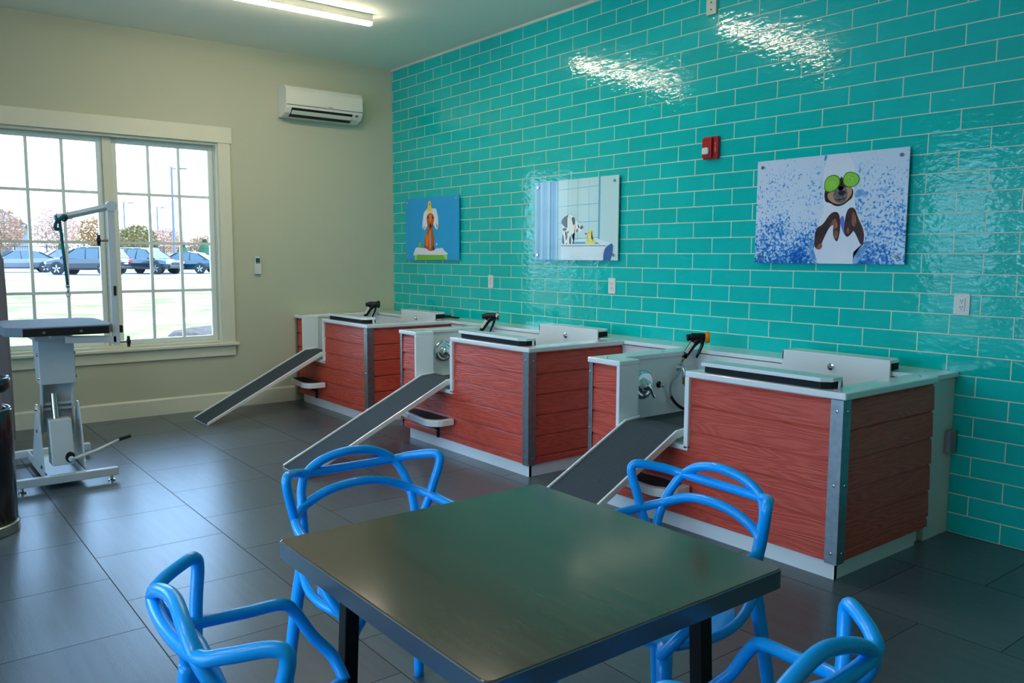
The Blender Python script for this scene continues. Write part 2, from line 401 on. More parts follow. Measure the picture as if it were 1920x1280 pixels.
# ================================================================== CEILING LIGHTS
def ceiling_light(x, label, y=-1.88):
    t = thing('ceiling_light', label, 'ceiling light', (x, y, H), 0, 'linear ceiling lights')
    simple('housing', ((-.034, -.762, -.056), (.034, .762, 0)), M_['ac'], t, bevel=.003)
    bm = B(); prism(bm, [(-.03, -.057), (.03, -.057), (.03, -.070), (.024, -.078), (-.024, -.078), (-.03, -.070)], 1, -.76, .76)
    obj('diffuser', bm, M_['lampglow'], t)
ceiling_light(1.62, 'lit linear ceiling light in view at the top, nearest the window wall')
ceiling_light(3.38, 'lit linear ceiling light over the middle washing tub, reflected in the tiles')
ceiling_light(5.2, 'unseen linear ceiling light added behind the camera near the front windows', -5.8)  # unseen lamp added to light the room evenly from behind
ceiling_light(6.9, 'unseen linear ceiling light added behind the camera over the right side', -5.8)  # second added lamp, more fill from behind the camera

# ================================================================== AIR CONDITIONER
t = thing('air_conditioner', 'white wall-mounted split air conditioner high on the beige wall', 'air conditioner', (0, -.855, 2.76))
bm = B(); prof = [(0, 0.0), (.10, -.0), (.17, .03), (.205, .075), (.215, .12), (.215, .235), (.19, .275), (.15, .29), (0, .29)]
prism(bm, prof, 1, -.40, .40); obj('casing', bm, M_['ac'], t, bevel=.006, seg=3)
bm = B(); prism(bm, [(.213, .098), (.2175, .1), (.2175, .102), (.213, .104)], 1, -.396, .396); obj('panel_seam', bm, M_['casing'], t)
bm = B(); prism(bm, [(.125, .006), (.172, .026), (.2045, .0705), (.208, .075), (.176, .022), (.128, -.001)], 1, -.345, .29); obj('air_outlet', bm, M_['dark'], t)
bm = B(); box(bm, (.155, -.34, .005), (.2, .285, .009), rot=Matrix.Rotation(R(-40), 3, 'Y')); o = obj('louver', bm, M_['ac'], t, loc=(.012, 0, .028))
simple('brand_mark', [((.2149, .03, .112), (.216, .036, .119)), ((.2149, .04, .112), (.216, .075, .117))], M_['casing'], t)
simple('display_window', ((.19, .325, .055), (.2065, .35, .075)), M_['casing'], t)
# remote / thermostat
t = thing('remote_control', 'white remote control in a wall holder on the beige wall right of the window', 'remote control', (0, -1.5, 1.262))
simple('holder', ((0, -.032, 0), (.028, .032, .1)), M_['outlet'], t, bevel=.004)
simple('handset', ((.006, -.026, .02), (.024, .026, .165)), M_['outlet'], t, bevel=.004)
simple('screen', ((.0235, -.02, .112), (.0255, .02, .155)), M_['lcd'], t)
simple('button', [((.0235, -.018, .103), (.0265, -.004, .109)), ((.0235, .002, .103), (.0265, .016, .109))], M_['dark'], t)

# ================================================================== OUTLETS ON THE TILES
def outlet(x, z, label, w_=.075, h_=.118):
    t = thing('wall_outlet', label, 'outlet', (x, 0, z), 0, 'white wall outlets on the teal tiles')
    bm = B(); prism(bm, rrect(-w_ / 2, -h_ / 2, w_ / 2, h_ / 2, .006), 1, -.007, 0); obj('cover_plate', bm, M_['outlet'], t, bevel=.002)
    simple('receptacle', ((-.017, -.0095, -.034), (.017, -.006, .034)), M_['outlet'], t, bevel=.001)
    bm = B()
    for s in (-1, 1):
        for dx in (-.006, .006): box(bm, (dx - .0012, -.0102, s * .017 - .001), (dx + .0012, -.009, s * .017 + .008))
        cyl(bm, (0, -.0102, s * .017 - .007), (0, -.009, s * .017 - .007), .0025, 8)
    obj('socket_slots', bm, M_['dark'], t)
outlet(1.755, 1.215, 'white wall outlet between the two smaller pictures, low on the teal tiles')
outlet(3.30, 1.225, 'white wall outlet just below the lower right corner of the dalmatian picture')
outlet(5.846, 1.209, 'white wall outlet on the teal tiles at the right, beneath the cucumber picture', .08, .112)

# ================================================================== FIRE ALARM + BRACKET
t = thing('fire_alarm', 'red fire alarm strobe on the teal tiles left of the largest picture', 'fire alarm', (4.212, 0, 2.163))
bm = B(); prism(bm, rrect(-.062, -.074, .062, .074, .014), 1, -.03, 0); obj('housing', bm, M_['red'], t, bevel=.006, seg=3)
bm = B(); prism(bm, rrect(-.054, -.067, .022, .067, .012), 1, -.048, -.028); obj('front_cover', bm, M_['red'], t, bevel=.005)
bm = B(); prism(bm, rrect(-.042, -.045, .010, .0, .012), 1, -.066, -.046); obj('strobe_lens', bm, mat('clear_strobe', 'E4E4D8', .1, coat=.5, bump=(60, .8, .01)), t, bevel=.006, seg=3)
def text(name, body, size, parent, m, loc, rot, extrude=.0004, spacing=1.0):
    c = bpy.data.curves.new(name, 'FONT'); c.body = body; c.size = size; c.extrude = extrude; c.align_x = 'CENTER'; c.align_y = 'CENTER'
    c.space_line = spacing; c.materials.append(m); o = bpy.data.objects.new(name, c); COL.objects.link(o); o.parent = parent; o.location = loc; o.rotation_euler = rot
    bpy.context.view_layer.update(); me = bpy.data.meshes.new_from_object(o.evaluated_get(bpy.context.evaluated_depsgraph_get())); bpy.data.objects.remove(o)
    o = bpy.data.objects.new(name, me); COL.objects.link(o); o.parent = parent; o.location = loc; o.rotation_euler = rot
    return o
text('lettering', 'F\nI\nR\nE', .019, t, M_['outlet'], (.043, -.0308, .0), (R(90), 0, 0), spacing=.85)
t = thing('wall_bracket', 'beige metal strip bracket with screw holes at the top of the teal wall', 'bracket', (4.18, 0, 3.02))
simple('strip', ((-.04, -.02, 0), (.04, 0, .34)), M_['trim'], t, bevel=.002)
bm = B()
for z in (.03, .075): cyl(bm, (0, -.0215, z), (0, -.019, z), .005, 10)
each('screw', bm, M_['dark'], t)

# ================================================================== PICTURES (flat prints on stand-off panels)
def flat(bm, pts, lay, mi):
    """a printed colour area: polygon in panel plane (x right, z up), lay = print order"""
    vs = [bm.verts.new((p[0], -.0305 - lay * .00012, p[1])) for p in pts]
    f = bm.faces.new(vs); f.material_index = mi
    if f.normal.y > 0: pass
def printm(n, c, **k): return mat(n, c, .22, coat=.4, **k)
def picture(x0, z0, w_, h_, label, bgm, draw, mats):
    t = thing('wall_picture', label, 'picture', (x0, 0, z0))
    bm = B(); box(bm, (0, -.03, 0), (w_, -.022, h_)); obj('panel', bm, bgm, t)
    bm = B(); draw(bm, w_, h_)
    bmesh.ops.triangulate(bm, faces=bm.faces[:])
    for f in bm.faces:
        if f.normal.y > 0: f.normal_flip()
    obj('printed_image', bm, mats, t)
    for sx in (.04, w_ - .04):
        for sz in (.04, h_ - .04):
            bm = B(); lathe(bm, [(.012, 0), (.012, -.036), (.010, -.0395), (.0, -.0395)], 16, 'Y'); obj('standoff', bm, M_['chrome'], t, loc=(sx, 0, sz), smooth=False)
    return t
def chaikin(p, n=2):
    for _ in range(n):
        q = []
        for i in range(len(p)):
            a, b_ = p[i], p[(i + 1) % len(p)]
            q += [(a[0] * .75 + b_[0] * .25, a[1] * .75 + b_[1] * .25), (a[0] * .25 + b_[0] * .75, a[1] * .25 + b_[1] * .75)]
        p = q
    return p
PX = lambda L, ox, oy, s, flip=True: [((a - ox) * s[0], (oy - b_) * s[1]) for a, b_ in L]
# --- picture 1: red dog with foam wig in a green bath, blue ground (crop coords 0..1097 x 0..1280 -> panel)
rnd = random.Random(4)
def draw1(bm, w_, h_):
    # the photo crop is in perspective; rows are straightened by hand: x 55..972, z by column height
    def q(L):
        out = []
        for a, b_ in L:
            k = (a - 55) / 917; top = 110 - 85 * k; bot = 1150 + 18 * k
            out.append((k ** .93 * w_, (bot - b_) / (bot - top) * h_))
        return out
    F_ = lambda L, lay, mi, n=2: flat(bm, chaikin(q(L), n), lay, mi)
    F_([(200, 1065), (770, 1065), (765, 1160), (195, 1160)], 1, 0, 0)            # tub
    F_([(200, 1065), (235, 1068), (232, 1158), (196, 1160)], 2, 1, 0)
    F_([(700, 1070), (770, 1065), (762, 1160), (740, 1150)], 2, 1, 0)
    F_([(165, 1095), (205, 960), (240, 935), (300, 950), (370, 950), (450, 990), (530, 1005), (580, 955), (640, 960), (690, 945), (720, 1010), (775, 1040), (775, 1070), (600, 1075), (400, 1068), (200, 1065)], 3, 2)
    F_([(365, 940), (370, 760), (415, 660), (430, 600), (515, 600), (525, 690), (545, 780), (545, 960), (520, 1005), (450, 1000), (400, 960)], 4, 3)
    F_([(395, 900), (400, 740), (440, 680), (440, 880), (420, 930)], 5, 4)
    F_([(450, 960), (455, 640), (485, 640), (490, 960)], 5, 5)
    F_([(510, 990), (505, 920), (540, 900), (545, 1000)], 5, 6); F_([(368, 950), (370, 900), (410, 950)], 5, 6)
    F_([(330, 590), (345, 480), (360, 340), (400, 300), (430, 260), (520, 270), (580, 265), (600, 360), (620, 480), (610, 620), (585, 640), (540, 560), (500, 500), (440, 520), (410, 600), (370, 650)], 6, 2)
    F_([(350, 600), (372, 560), (380, 610), (365, 640)], 7, 5); F_([(575, 500), (600, 560), (605, 615), (585, 600)], 7, 5)
    F_([(410, 420), (430, 370), (480, 340), (530, 370), (548, 430), (535, 520), (510, 610), (475, 640), (440, 610), (418, 520)], 8, 3)
    F_([(455, 500), (460, 360), (500, 360), (500, 500)], 9, 4)
    F_([(418, 415), (440, 400), (460, 430), (440, 445)], 10, 7); F_([(498, 430), (515, 402), (540, 415), (520, 445)], 10, 7)
    F_([(458, 570), (478, 505), (498, 570), (490, 610), (465, 612)], 10, 7)
    F_([(440, 560), (440, 520), (455, 540), (452, 620)], 9, 6); F_([(515, 520), (500, 560), (505, 620), (525, 560)], 9, 6)
    F_([(410, 300), (440, 240), (435, 190), (450, 140), (480, 140), (495, 190), (490, 240), (515, 290), (480, 330), (430, 330)], 11, 8)
    F_([(448, 200), (460, 165), (478, 170), (482, 215), (462, 225)], 12, 4)
    F_([(268, 890), (285, 840), (310, 850), (322, 900), (318, 950), (270, 950)], 6, 0); F_([(280, 870), (300, 860), (310, 895), (290, 900)], 7, 4)
    flat(bm, ell(.6 * w_, .25 * h_, .012, .012, 10), 5, 2)
bgs = printm('print_blue', '00A2E4', var=(3, '08AEE8', (1, 1, 1), .3))
mats1 = [printm('print_green', '7CC440'), printm('print_lime', 'A8E070'), printm('print_foam', 'E4EAF6', var=(60, 'F2F4FA', (1, 1, 1), .2)), printm('print_rust', 'B8481C', var=(30, 'D86A20', (1, 1, 1), .2)), printm('print_orange', 'F08A1C'), printm('print_salmon', 'D89080'), printm('print_maroon', '702018'), printm('print_ink', '14201E'), printm('print_yellow', 'F4E060', var=(60, 'F8D420'))]
picture(.312, 1.405, .972, .618, 'blue square picture of a brown dog with foam and a duck on its head', bgs, draw1, mats1)
# --- picture 2: dalmatian and duck in a bathtub
def draw2(bm, w_, h_):
    def q(L):     # crop 1040..1180 px scaled by 8; panel 1009..1165
        out = []
        for a, b_ in L:
            u = 1040 + a / 8; v = 340 + b_ / 8; k = (u - 1009) / 156; top = 341 - 12 * k; bot = 487.5
            out.append((max(0, min(1, k ** .96)) * w_, max(0, min(1, (bot - v) / (bot - top))) * h_))
        return out
    F_ = lambda L, lay, mi, n=2: flat(bm, chaikin(q(L), n), lay, mi)
    flat(bm, [(0, 0), (.31 * w_, 0), (.30 * w_, h_), (0, h_)], 1, 0)
    for k, (a, b_, mi) in enumerate([(.0, .022, 9), (.045, .06, 1), (.075, .10, 9), (.115, .125, 1), (.165, .195, 9), (.195, .215, 2), (.235, .25, 1), (.27, .29, 9)]):
        flat(bm, [(a * w_, 0), (b_ * w_, 0), (b_ * w_ * .99, h_), (a * w_, h_)], 2, mi)
    for zz in (.26, .46, .67, .88): flat(bm, [(.31 * w_, zz * h_), (.78 * w_, (zz + .01) * h_), (.78 * w_, (zz + .018) * h_), (.31 * w_, (zz + .006) * h_)], 2, 0)
    for xx in (.42, .54, .67): flat(bm, [(xx * w_, .2 * h_), ((xx + .003) * w_, .2 * h_), ((xx + .003) * w_, h_), (xx * w_, h_)], 2, 0)
    flat(bm, [(.78 * w_, .15 * h_), (.80 * w_, .15 * h_), (.80 * w_, h_), (.78 * w_, h_)], 2, 1)
    flat(bm, q([(155, 962), (162, 928), (360, 872), (705, 852), (915, 922), (880, 950), (830, 962)]), 3, 8 if False else 3); flat(bm, q([(158, 962), (832, 958), (832, 966), (158, 970)]), 4, 1)
    F_([(300, 935), (380, 905), (680, 900), (745, 935)], 4, 4, 0)
    flat(bm, q([(158, 955), (830, 950), (795, 1182), (160, 1182)]), 4, 3)
    flat(bm, q([(795, 1186), (798, 1080), (815, 1010), (850, 965), (915, 922), (935, 960), (930, 1060), (900, 1186)]), 5, 5)
    F_([(175, 940), (185, 700), (160, 600), (210, 520), (270, 490), (350, 510), (390, 590), (440, 640), (495, 670), (490, 720), (440, 760), (390, 780), (340, 765), (335, 860), (370, 940)], 6, 6)
    F_([(152, 605), (190, 540), (240, 505), (262, 520), (245, 590), (260, 680), (240, 700), (190, 660)], 7, 7)
    F_([(180, 690), (250, 700), (235, 735), (190, 745)], 7, 7); F_([(315, 550), (345, 520), (375, 560), (372, 640), (340, 655), (330, 590)], 7, 7)
    F_([(450, 720), (450, 665), (490, 655), (497, 690), (480, 715)], 7, 7); F_([(385, 720), (410, 690), (430, 740), (410, 770), (385, 755)], 7, 8)
    F_([(410, 650), (425, 635), (445, 690), (425, 705)], 7, 7)
    for L in ([(180, 780), (195, 800), (215, 940), (175, 940)], [(215, 750), (240, 740), (262, 830), (235, 895), (228, 830)], [(250, 770), (262, 735), (280, 745), (262, 790)], [(285, 860), (310, 790), (318, 940), (285, 940)], [(315, 790), (335, 780), (345, 860), (330, 850)], [(330, 930), (345, 880), (370, 940)], [(245, 500), (270, 490), (262, 540)], [(285, 530), (297, 520), (293, 550)]): F_(L, 7, 7, 1)
    F_([(230, 940), (245, 915), (258, 940)], 8, 7, 1)
    F_([(525, 940), (535, 880), (570, 840), (555, 790), (570, 735), (605, 710), (640, 735), (645, 790), (615, 835), (620, 865), (690, 860), (680, 930), (640, 940)], 6, 10)
    F_([(512, 775), (545, 762), (562, 785), (530, 800)], 7, 11, 1); F_([(575, 760), (590, 755), (590, 775)], 7, 7, 1)
bg2 = printm('print_pale_aqua', 'B4DEE0', var=(1.5, 'C8E6DC', (1, 1, 1), .3))
mats2 = [printm('print_curtain_pale', '7EB8D4'), printm('print_sky', '5AA8CC'), printm('print_deep', '2488B8'), printm('print_tub_white', 'DDEEF2'), printm('print_water', '3EA8C8'), printm('print_navy', '23559A'), printm('print_coat', 'EEF2E4'), printm('print_charcoal', '343C44'), printm('print_grey', '7C8488'), printm('print_pale_blue', 'A0D0E4'), printm('print_duck', 'E8DC40', var=(30, 'F0E870')), printm('print_beak', 'D05048')]
picture(2.41, 1.418, .97, .632, 'pale blue picture of a dalmatian and a rubber duck in a bathtub', bg2, draw2, mats2)
# --- picture 3: dog in a towel with cucumber slices
def speckle():
    m = mat('print_water_speckle', 'D4E2F6', .2, coat=.5); n = m.node_tree; b = n.nodes['Principled BSDF']
    tc = n.nodes.new('ShaderNodeTexCoord'); sp = n.nodes.new('ShaderNodeSeparateXYZ'); n.links.new(tc.outputs['Object'], sp.inputs[0])
    nz = n.nodes.new('ShaderNodeTexNoise'); nz.inputs['Scale'].default_value = 60; nz.inputs['Detail'].default_value = 4; nz.inputs['Roughness'].default_value = .65
    n2 = n.nodes.new('ShaderNodeTexNoise'); n2.inputs['Scale'].default_value = 5; n2.inputs['Detail'].default_value = 2
    n.links.new(tc.outputs['Object'], nz.inputs['Vector']); n.links.new(tc.outputs['Object'], n2.inputs['Vector'])
    k = math_n(n, 'MULTIPLY', math_n(n, 'SUBTRACT', .32, sp.outputs[2]), .42)
    k = math_n(n, 'ADD', k, math_n(n, 'MULTIPLY', math_n(n, 'SUBTRACT', n2.outputs[0], .5), .45))
    v = math_n(n, 'ADD', nz.outputs[0], k)
    cr = n.nodes.new('ShaderNodeValToRGB'); cr.color_ramp.elements[0].position = .5; cr.color_ramp.elements[0].color = hx('D2E2F6')
    cr.color_ramp.elements[1].position = .74; cr.color_ramp.elements[1].color = hx('0A58B4')
    e = cr.color_ramp.elements.new(.56); e.color = hx('A6CCF0'); e = cr.color_ramp.elements.new(.62); e.color = hx('3A8ED8')
    n.links.new(v, cr.inputs[0]); n.links.new(cr.outputs[0], b.inputs['Base Color']); return m
def draw3(bm, w_, h_):
    def q(L):     # crop 1480..1680 x 280..500 px at 5.82
        out = []
        for a, b_ in L:
            u = 1480 + a / 5.82; v = 280 + b_ / 5.82; k = (u - 1425) / 281; top = 303 - 25 * k; bot = 492.5 + 3 * k
            kk = k * (1 - .11) / (1 - .11 * k)
            out.append((kk * w_, max(0, min(1, (bot - v) / (bot - top))) * h_))
        return out
    F_ = lambda L, lay, mi, n=2: flat(bm, chaikin(q(L), n), lay, mi)
    flat(bm, q([(480, 1250), (430, 1100), (455, 840), (520, 680), (510, 480), (500, 300), (520, 150), (570, 60), (760, 40), (810, 140), (850, 300), (830, 450), (850, 640), (950, 860), (960, 1000), (850, 1120), (850, 1252)]), 1, 0)
    F_([(510, 60), (540, 60), (525, 120), (505, 130)], 2, 9); F_([(380, 1150), (370, 1040), (410, 960), (430, 1100), (470, 1250), (400, 1200)], 2, 9)
    F_([(850, 1250), (850, 1180), (960, 990), (1030, 1010), (960, 1100), (900, 1250)], 2, 9); F_([(840, 500), (860, 420), (960, 470), (950, 510)], 2, 9)
    F_([(690, 760), (740, 700), (760, 900), (800, 970), (750, 930), (720, 850)], 2, 10)
    F_([(520, 440), (560, 420), (700, 280), (760, 400), (825, 430), (820, 520), (780, 560), (720, 610), (650, 620), (580, 575), (530, 570)], 3, 1)
    F_([(555, 520), (560, 470), (640, 450), (760, 400), (815, 430), (805, 500), (740, 580), (670, 600), (600, 570)], 4, 2)
    F_([(610, 500), (660, 400), (740, 400), (770, 460), (760, 560), (690, 590), (640, 560)], 5, 3)
    F_([(665, 460), (700, 440), (745, 450), (750, 480), (710, 505), (675, 490)], 6, 1); F_([(615, 530), (690, 545), (740, 520), (745, 530), (690, 558)], 6, 1)
    F_([(655, 450), (690, 290), (710, 300), (735, 440)], 5, 1)
    for L in ([(512, 400), (530, 310), (600, 270), (670, 285), (692, 360), (660, 430), (590, 470), (530, 455)], [(708, 320), (740, 250), (800, 240), (870, 275), (885, 340), (850, 400), (780, 420), (720, 385)]):
        F_(L, 7, 4); c = (sum(p[0] for p in L) / 8, sum(p[1] for p in L) / 8)
        F_([(c[0] + (p[0] - c[0]) * .9, c[1] + (p[1] - c[1]) * .9) for p in L], 8, 5)
        F_([(c[0] + (p[0] - c[0]) * .5, c[1] + (p[1] - c[1]) * .5) for p in L], 9, 6)
    F_([(430, 1000), (445, 850), (520, 820), (590, 700), (650, 670), (695, 700), (712, 860), (690, 1000), (665, 1000), (630, 930), (640, 800), (590, 850), (540, 960), (490, 1100), (440, 1070)], 4, 7)
    F_([(590, 850), (620, 770), (660, 740), (690, 850), (640, 870), (640, 810)], 5, 8); F_([(450, 1070), (510, 1010), (530, 1060), (490, 1100)], 5, 8)
    F_([(745, 860), (760, 680), (800, 625), (850, 640), (880, 740), (945, 880), (950, 1000), (925, 1060), (870, 930), (840, 880), (830, 910), (785, 960), (755, 920)], 4, 7)
    F_([(820, 800), (820, 680), (850, 690), (870, 800), (845, 850)], 5, 8); F_([(640, 900), (660, 870), (690, 900), (680, 970), (650, 970)], 5, 8); F_([(770, 860), (800, 850), (800, 920), (775, 910)], 5, 8)
mats3 = [printm('print_towel', 'ECF0F6', var=(4, 'D8E0F4', (1, 1, 1), .3)), printm('print_black_fur', '1A1416', var=(40, '3C2C30')), printm('print_tan', 'C09070'), printm('print_muzzle', '8C8084', var=(60, '4C444C')), printm('print_rind', '357A20'), printm('print_cucumber', '8CD040'), printm('print_seed', 'A8DC68', var=(70, '78B840')), printm('print_leg_fur', '2C2632', var=(26, '543434')), printm('print_brown', 'B07050', var=(40, '7A4438')), printm('print_splash', '2E7CC4', var=(40, '9CC4E8')), printm('print_violet', '6C78D0')]
picture(4.59, 1.412, .955, .627, 'largest picture, a dog in a white towel with cucumber slices on its eyes', speckle(), draw3, mats3)

# ================================================================== WALL LEDGE behind the tubs
t = thing('wall_ledge', 'white ledge running along the teal wall behind the three washing tubs', 'ledge', (0, 0, 0))
bm = B(); box(bm, (.002, -.262, 0), (5.835, -.002, .826)); obj('ledge_body', bm, M_['whitematte'], t)
bm = B(); box(bm, (.002, -.275, .832), (5.852, -.002, .858)); obj('ledge_top', bm, M_['white'], t, bevel=.004, seg=3)
bm = B()
for x in (1.75, 1.95, 3.85, 4.0, 4.12, 4.55, 5.74): lathe(bm, [(.007, 0), (.006, .002), (0, .003)], 10, c=(x, -.13, .858))
each('rivet', bm, M_['galv'], t)
t = thing('junction_box', 'small grey electrical box on the white end panel beside the teal wall', 'electrical box', (5.836, -.052, .438))
simple('box', ((0, -.036, 0), (.03, .036, .118)), mat('grey_box', '8A8D96', .5), t, bevel=.003)

# ================================================================== WASHING TUBS
ZT = .86; YF = -1.13; YB = -.277
def siding(bm, a0, a1, z0, z1, plane, axis, out):
    """lapped planks 0.137 m high hung down from z=.822; profile leans out towards each plank's foot"""
    k = 0
    while True:
        zt = .822 - .137 * k; zb = zt - .137; k += 1
        if zt <= z0 + 1e-4: break
        t_, b_ = min(zt, z1), max(zb, z0)
        if b_ >= t_ - 1e-4: continue
        def dep(z):                       # thickness at height z in this plank
            f = (zt - z) / .137
            return .003 if f < .03 else (.003 + .010 * min(1, (f - .03) / .10) if f < .13 else .013 + .004 * (f - .13)) if f < .985 else .006
        zs = sorted({t_, b_, *[z for z in (zt - .137 * .02, zt - .137 * .07, zt - .137 * .12, zb + .137 * .02, zb + .002) if b_ < z < t_]}, reverse=True)
        pts = [(plane + out * dep(z), z) for z in zs] + [(plane, zs[-1]), (plane, zs[0])]
        if axis == 1:   # faces -y or +y: profile in (y,z), extruded along x
            prism(bm, pts, 0, a0, a1)
        else:
            prism(bm, pts, 1, a0, a1)
def washing_tub(x0, w_, pw, ow, label):
    """w_ overall width, pw pillar width, ow right edge of the doorway"""
    t = thing('washing_tub', label, 'dog washing tub', (x0, 0, 0), 0, 'dog washing tubs along the teal wall')
    bm = B()
    box(bm, (.03, YF + .02, .085), (.125, YB, .83)); box(bm, (.03, YF + .02, .085), (pw - .004, -.985, .83))
    box(bm, (ow, YF + .02, .085), (w_ - .03, YF + .10, .83)); box(bm, (w_ - .125, YF + .02, .085), (w_ - .03, YB, .83))
    box(bm, (pw - .01, YF + .02, .085), (ow + .01, YF + .10, .46)); box(bm, (.1, YF + .1, .43), (w_ - .1, YB, .47))
    box(bm, (.1, YB - .012, .46), (w_ - .1, YB - .002, .83))
    obj('basin', bm, M_['white'], t)
    bm = B(); box(bm, (.16, YF + .12, .47), (w_ - .15, YB - .03, .484)); obj('basin_mat', bm, M_['mat'], t)
    # deck rim
    bm = B()
    prism(bm, [(0, YB), (0, YF - .012), (pw, YF - .012), (pw, -.975), (.135, -.975), (.135, YB)], 2, ZT - .032, ZT)
    prism(bm, [(ow - .004, YF - .012), (w_ + .006, YF - .012), (w_ + .006, YB), (w_ - .13, YB), (w_ - .13, YF + .115), (ow - .004, YF + .115)], 2, ZT - .032, ZT)
    each('deck_rim', bm, M_['white'], t, bevel=.007, seg=3)
    # doorway edging and inner cheeks
    bm = B()
    box(bm, (pw - .024, YF - .012, .45), (pw, -.98, ZT - .03)); box(bm, (ow - .004, YF - .012, .45), (ow + .024, YF + .1, ZT - .03))
    box(bm, (pw - .024, YF - .012, .44), (ow + .024, YF + .02, .466))
    obj('doorway_edging', bm, M_['white'], t, bevel=.004, seg=2)
    # siding
    bm = B()
    siding(bm, .03, pw - .024, .085, .826, YF + .02, 1, -1); siding(bm, pw - .024, ow + .024, .085, .44, YF + .02, 1, -1)
    siding(bm, ow + .024, w_ - .02, .085, .826, YF + .02, 1, -1)
    obj('front_siding', bm, M_['siding'], t)
    bm = B(); siding(bm, YF + .06, YB + .006, .085, .826, w_ - .03, 0, 1); obj('side_siding', bm, M_['siding'], t)
    if x0 > .5:
        bm = B(); siding(bm, YF + .06, YB + .006, .085, .826, .03, 0, -1); obj('side_siding', bm, M_['siding'], t)
    # galvanised corner angles with rivets
    for s, xc in ((1, w_ - .008), (-1, .006)):
        bm = B()
        box(bm, (xc - s * (.062 if s > 0 else .03), YF - .002, .08), (xc, YF + .001, ZT - .034)); box(bm, (xc - s * .003, YF - .002, .08), (xc, YF + .062, ZT - .034))
        a = obj('corner_angle', bm, M_['galv'], t, bevel=.002)
        bm = B()
        for z in (.775, .44, .13):
            lathe(bm, [(.007, 0), (.006, -.003), (0, -.0045)], 10, 'Y', c=(xc - s * .03 if s > 0 else xc + .014, YF - .002, z))
            lathe(bm, [(.007, 0), (.006, s * .003), (0, s * .0045)], 10, 'X', c=(xc, YF + .036, z))
        each('rivet', bm, M_['steel'], a)
    bm = B()
    for px_, py_ in ((.1, YF + .05), (w_ - .08, YF + .05), (w_ - .06, YB - .07), (w_ * .3, YF + .05) if False else (.08, YB - .3)):
        lathe(bm, [(.009, 0), (.008, .003), (0, .004)], 12, c=(px_, py_, ZT))
    each('rivet', bm, M_['chrome'], t)
    bm = B(); box(bm, (.10, YF + .028, 0), (w_ - .035, YF + .05, .09)); box(bm, (w_ - .057, YF + .03, 0), (w_ - .035, -.36, .09)); box(bm, (.10, YF + .03, 0), (.122, -.36, .09))
    obj('plinth', bm, M_['white'], t)
    bm = B(); box(bm, (w_ - .085, -.33, 0), (w_ - .06, -.285, .2)); obj('foot', bm, M_['whitematte'], t)
    # front tool shelf: white slab over a black slot
    fx0, fx1 = ow + .085, w_ - .09
    bm = B(); prism(bm, [(fx0, -1.005), (fx0, -1.125), (fx1 - .04, -1.125), (fx1 + .0, -1.085), (fx1, -1.005)], 2, .893, .912)
    box(bm, (fx0, -1.02, .5), (fx1, -1.004, .895)); box(bm, (fx1 - .01, -1.03, ZT), (fx1, -1.004, .895))
    obj('front_shelf', bm, M_['white'], t, bevel=.003)
    bm = B(); prism(bm, [(fx0 + .012, -1.01), (fx0 + .012, -1.108), (fx1 - .046, -1.108), (fx1 - .012, -1.075), (fx1 - .012, -1.01)], 2, .862, .893)
    obj('slot_shade', bm, M_['foam'], t)  # solid dark block stands for shade in the open slot
    # rear tool shelf with its drain knob
    rx0, rx1 = ow + .01, w_ - .235
    bm = B(); box(bm, (rx0, -.305, .49), (rx1, -.292, .918)); prism(bm, [(rx0, -.30), (rx1, -.30), (rx1, -.21), (rx1 - .03, -.17), (rx0, -.17)], 2, .9, .918)
    box(bm, (rx0, -.305, ZT), (rx0 + .012, -.17, .918))
    obj('rear_shelf', bm, M_['white'], t, bevel=.003)
    bm = B(); box(bm, (rx0 + .014, -.29, .862), (rx1 - .012, -.19, .899)); obj('slot_shade', bm, M_['foam'], t)  # rear slot's inner shade, built as a dark block
    bm = B(); lathe(bm, [(.02, 0), (.02, -.004), (.012, -.006), (.012, -.016), (.006, -.022), (0, -.022)], 16, 'Y', c=(rx0 + (rx1 - rx0) * .48, -.305, .85)); obj('drain_knob', bm, M_['chrome'], t, smooth=False)
    # mixer valve on the left inner wall, facing +x
    vx = .1255
    bm = B(); lathe(bm, [(.092, 0), (.091, .006), (.078, .016), (.060, .018), (.040, .009), (.036, .032), (.026, .054), (0, .060)], 40, 'X', c=(vx, -.80, .675))
    v = obj('mixer_valve', bm, M_['chrome'], t, smooth=True)
    bm = B(); tube(bm, smooth_path([(vx + .045, -.80, .675), (vx + .052, -.785, .655), (vx + .05, -.765, .625), (vx + .056, -.752, .60)], 5), lambda q: .014 - .005 * q, 10); obj('handle', bm, M_['chrome'], v, smooth=True)
    bm = B(); lathe(bm, [(.021, 0), (.021, .006), (.010, .008)], 20, 'X', c=(vx, -.655, .665)); k = obj('diverter_knob', bm, M_['black'], t)
    bm = B()
    for a in (0, 90): 
        d = Vector((0, math.cos(R(a + 30)), math.sin(R(a + 30)))) * .015; c = Vector((vx + .03, -.655, .665)); cyl(bm, c - d, c + d, .0055, 10)
    cyl(bm, (vx + .006, -.655, .665), (vx + .034, -.655, .665), .007, 12); obj('cross_handle', bm, M_['chrome'], k, smooth=True)
    bm = B(); tube(bm, smooth_path([(vx, -.47, .755), (vx + .03, -.47, .757), (vx + .045, -.47, .74), (vx + .046, -.47, .70)], 5), .013, 14); lathe(bm, [(.026, 0), (.024, .008), (.012, .014)], 20, 'X', c=(vx, -.47, .755))
    e = obj('hose_elbow', bm, M_['chrome'], t, smooth=True)
    bm = B(); cyl(bm, (vx + .046, -.47, .70), (vx + .046, -.47, .655), .012, 12); obj('hose_coupling', bm, M_['brass'], e, smooth=False)
    # fold-out step under the ramp
    sx0, sx1 = pw - .01, ow + .05; sy = YF - .01
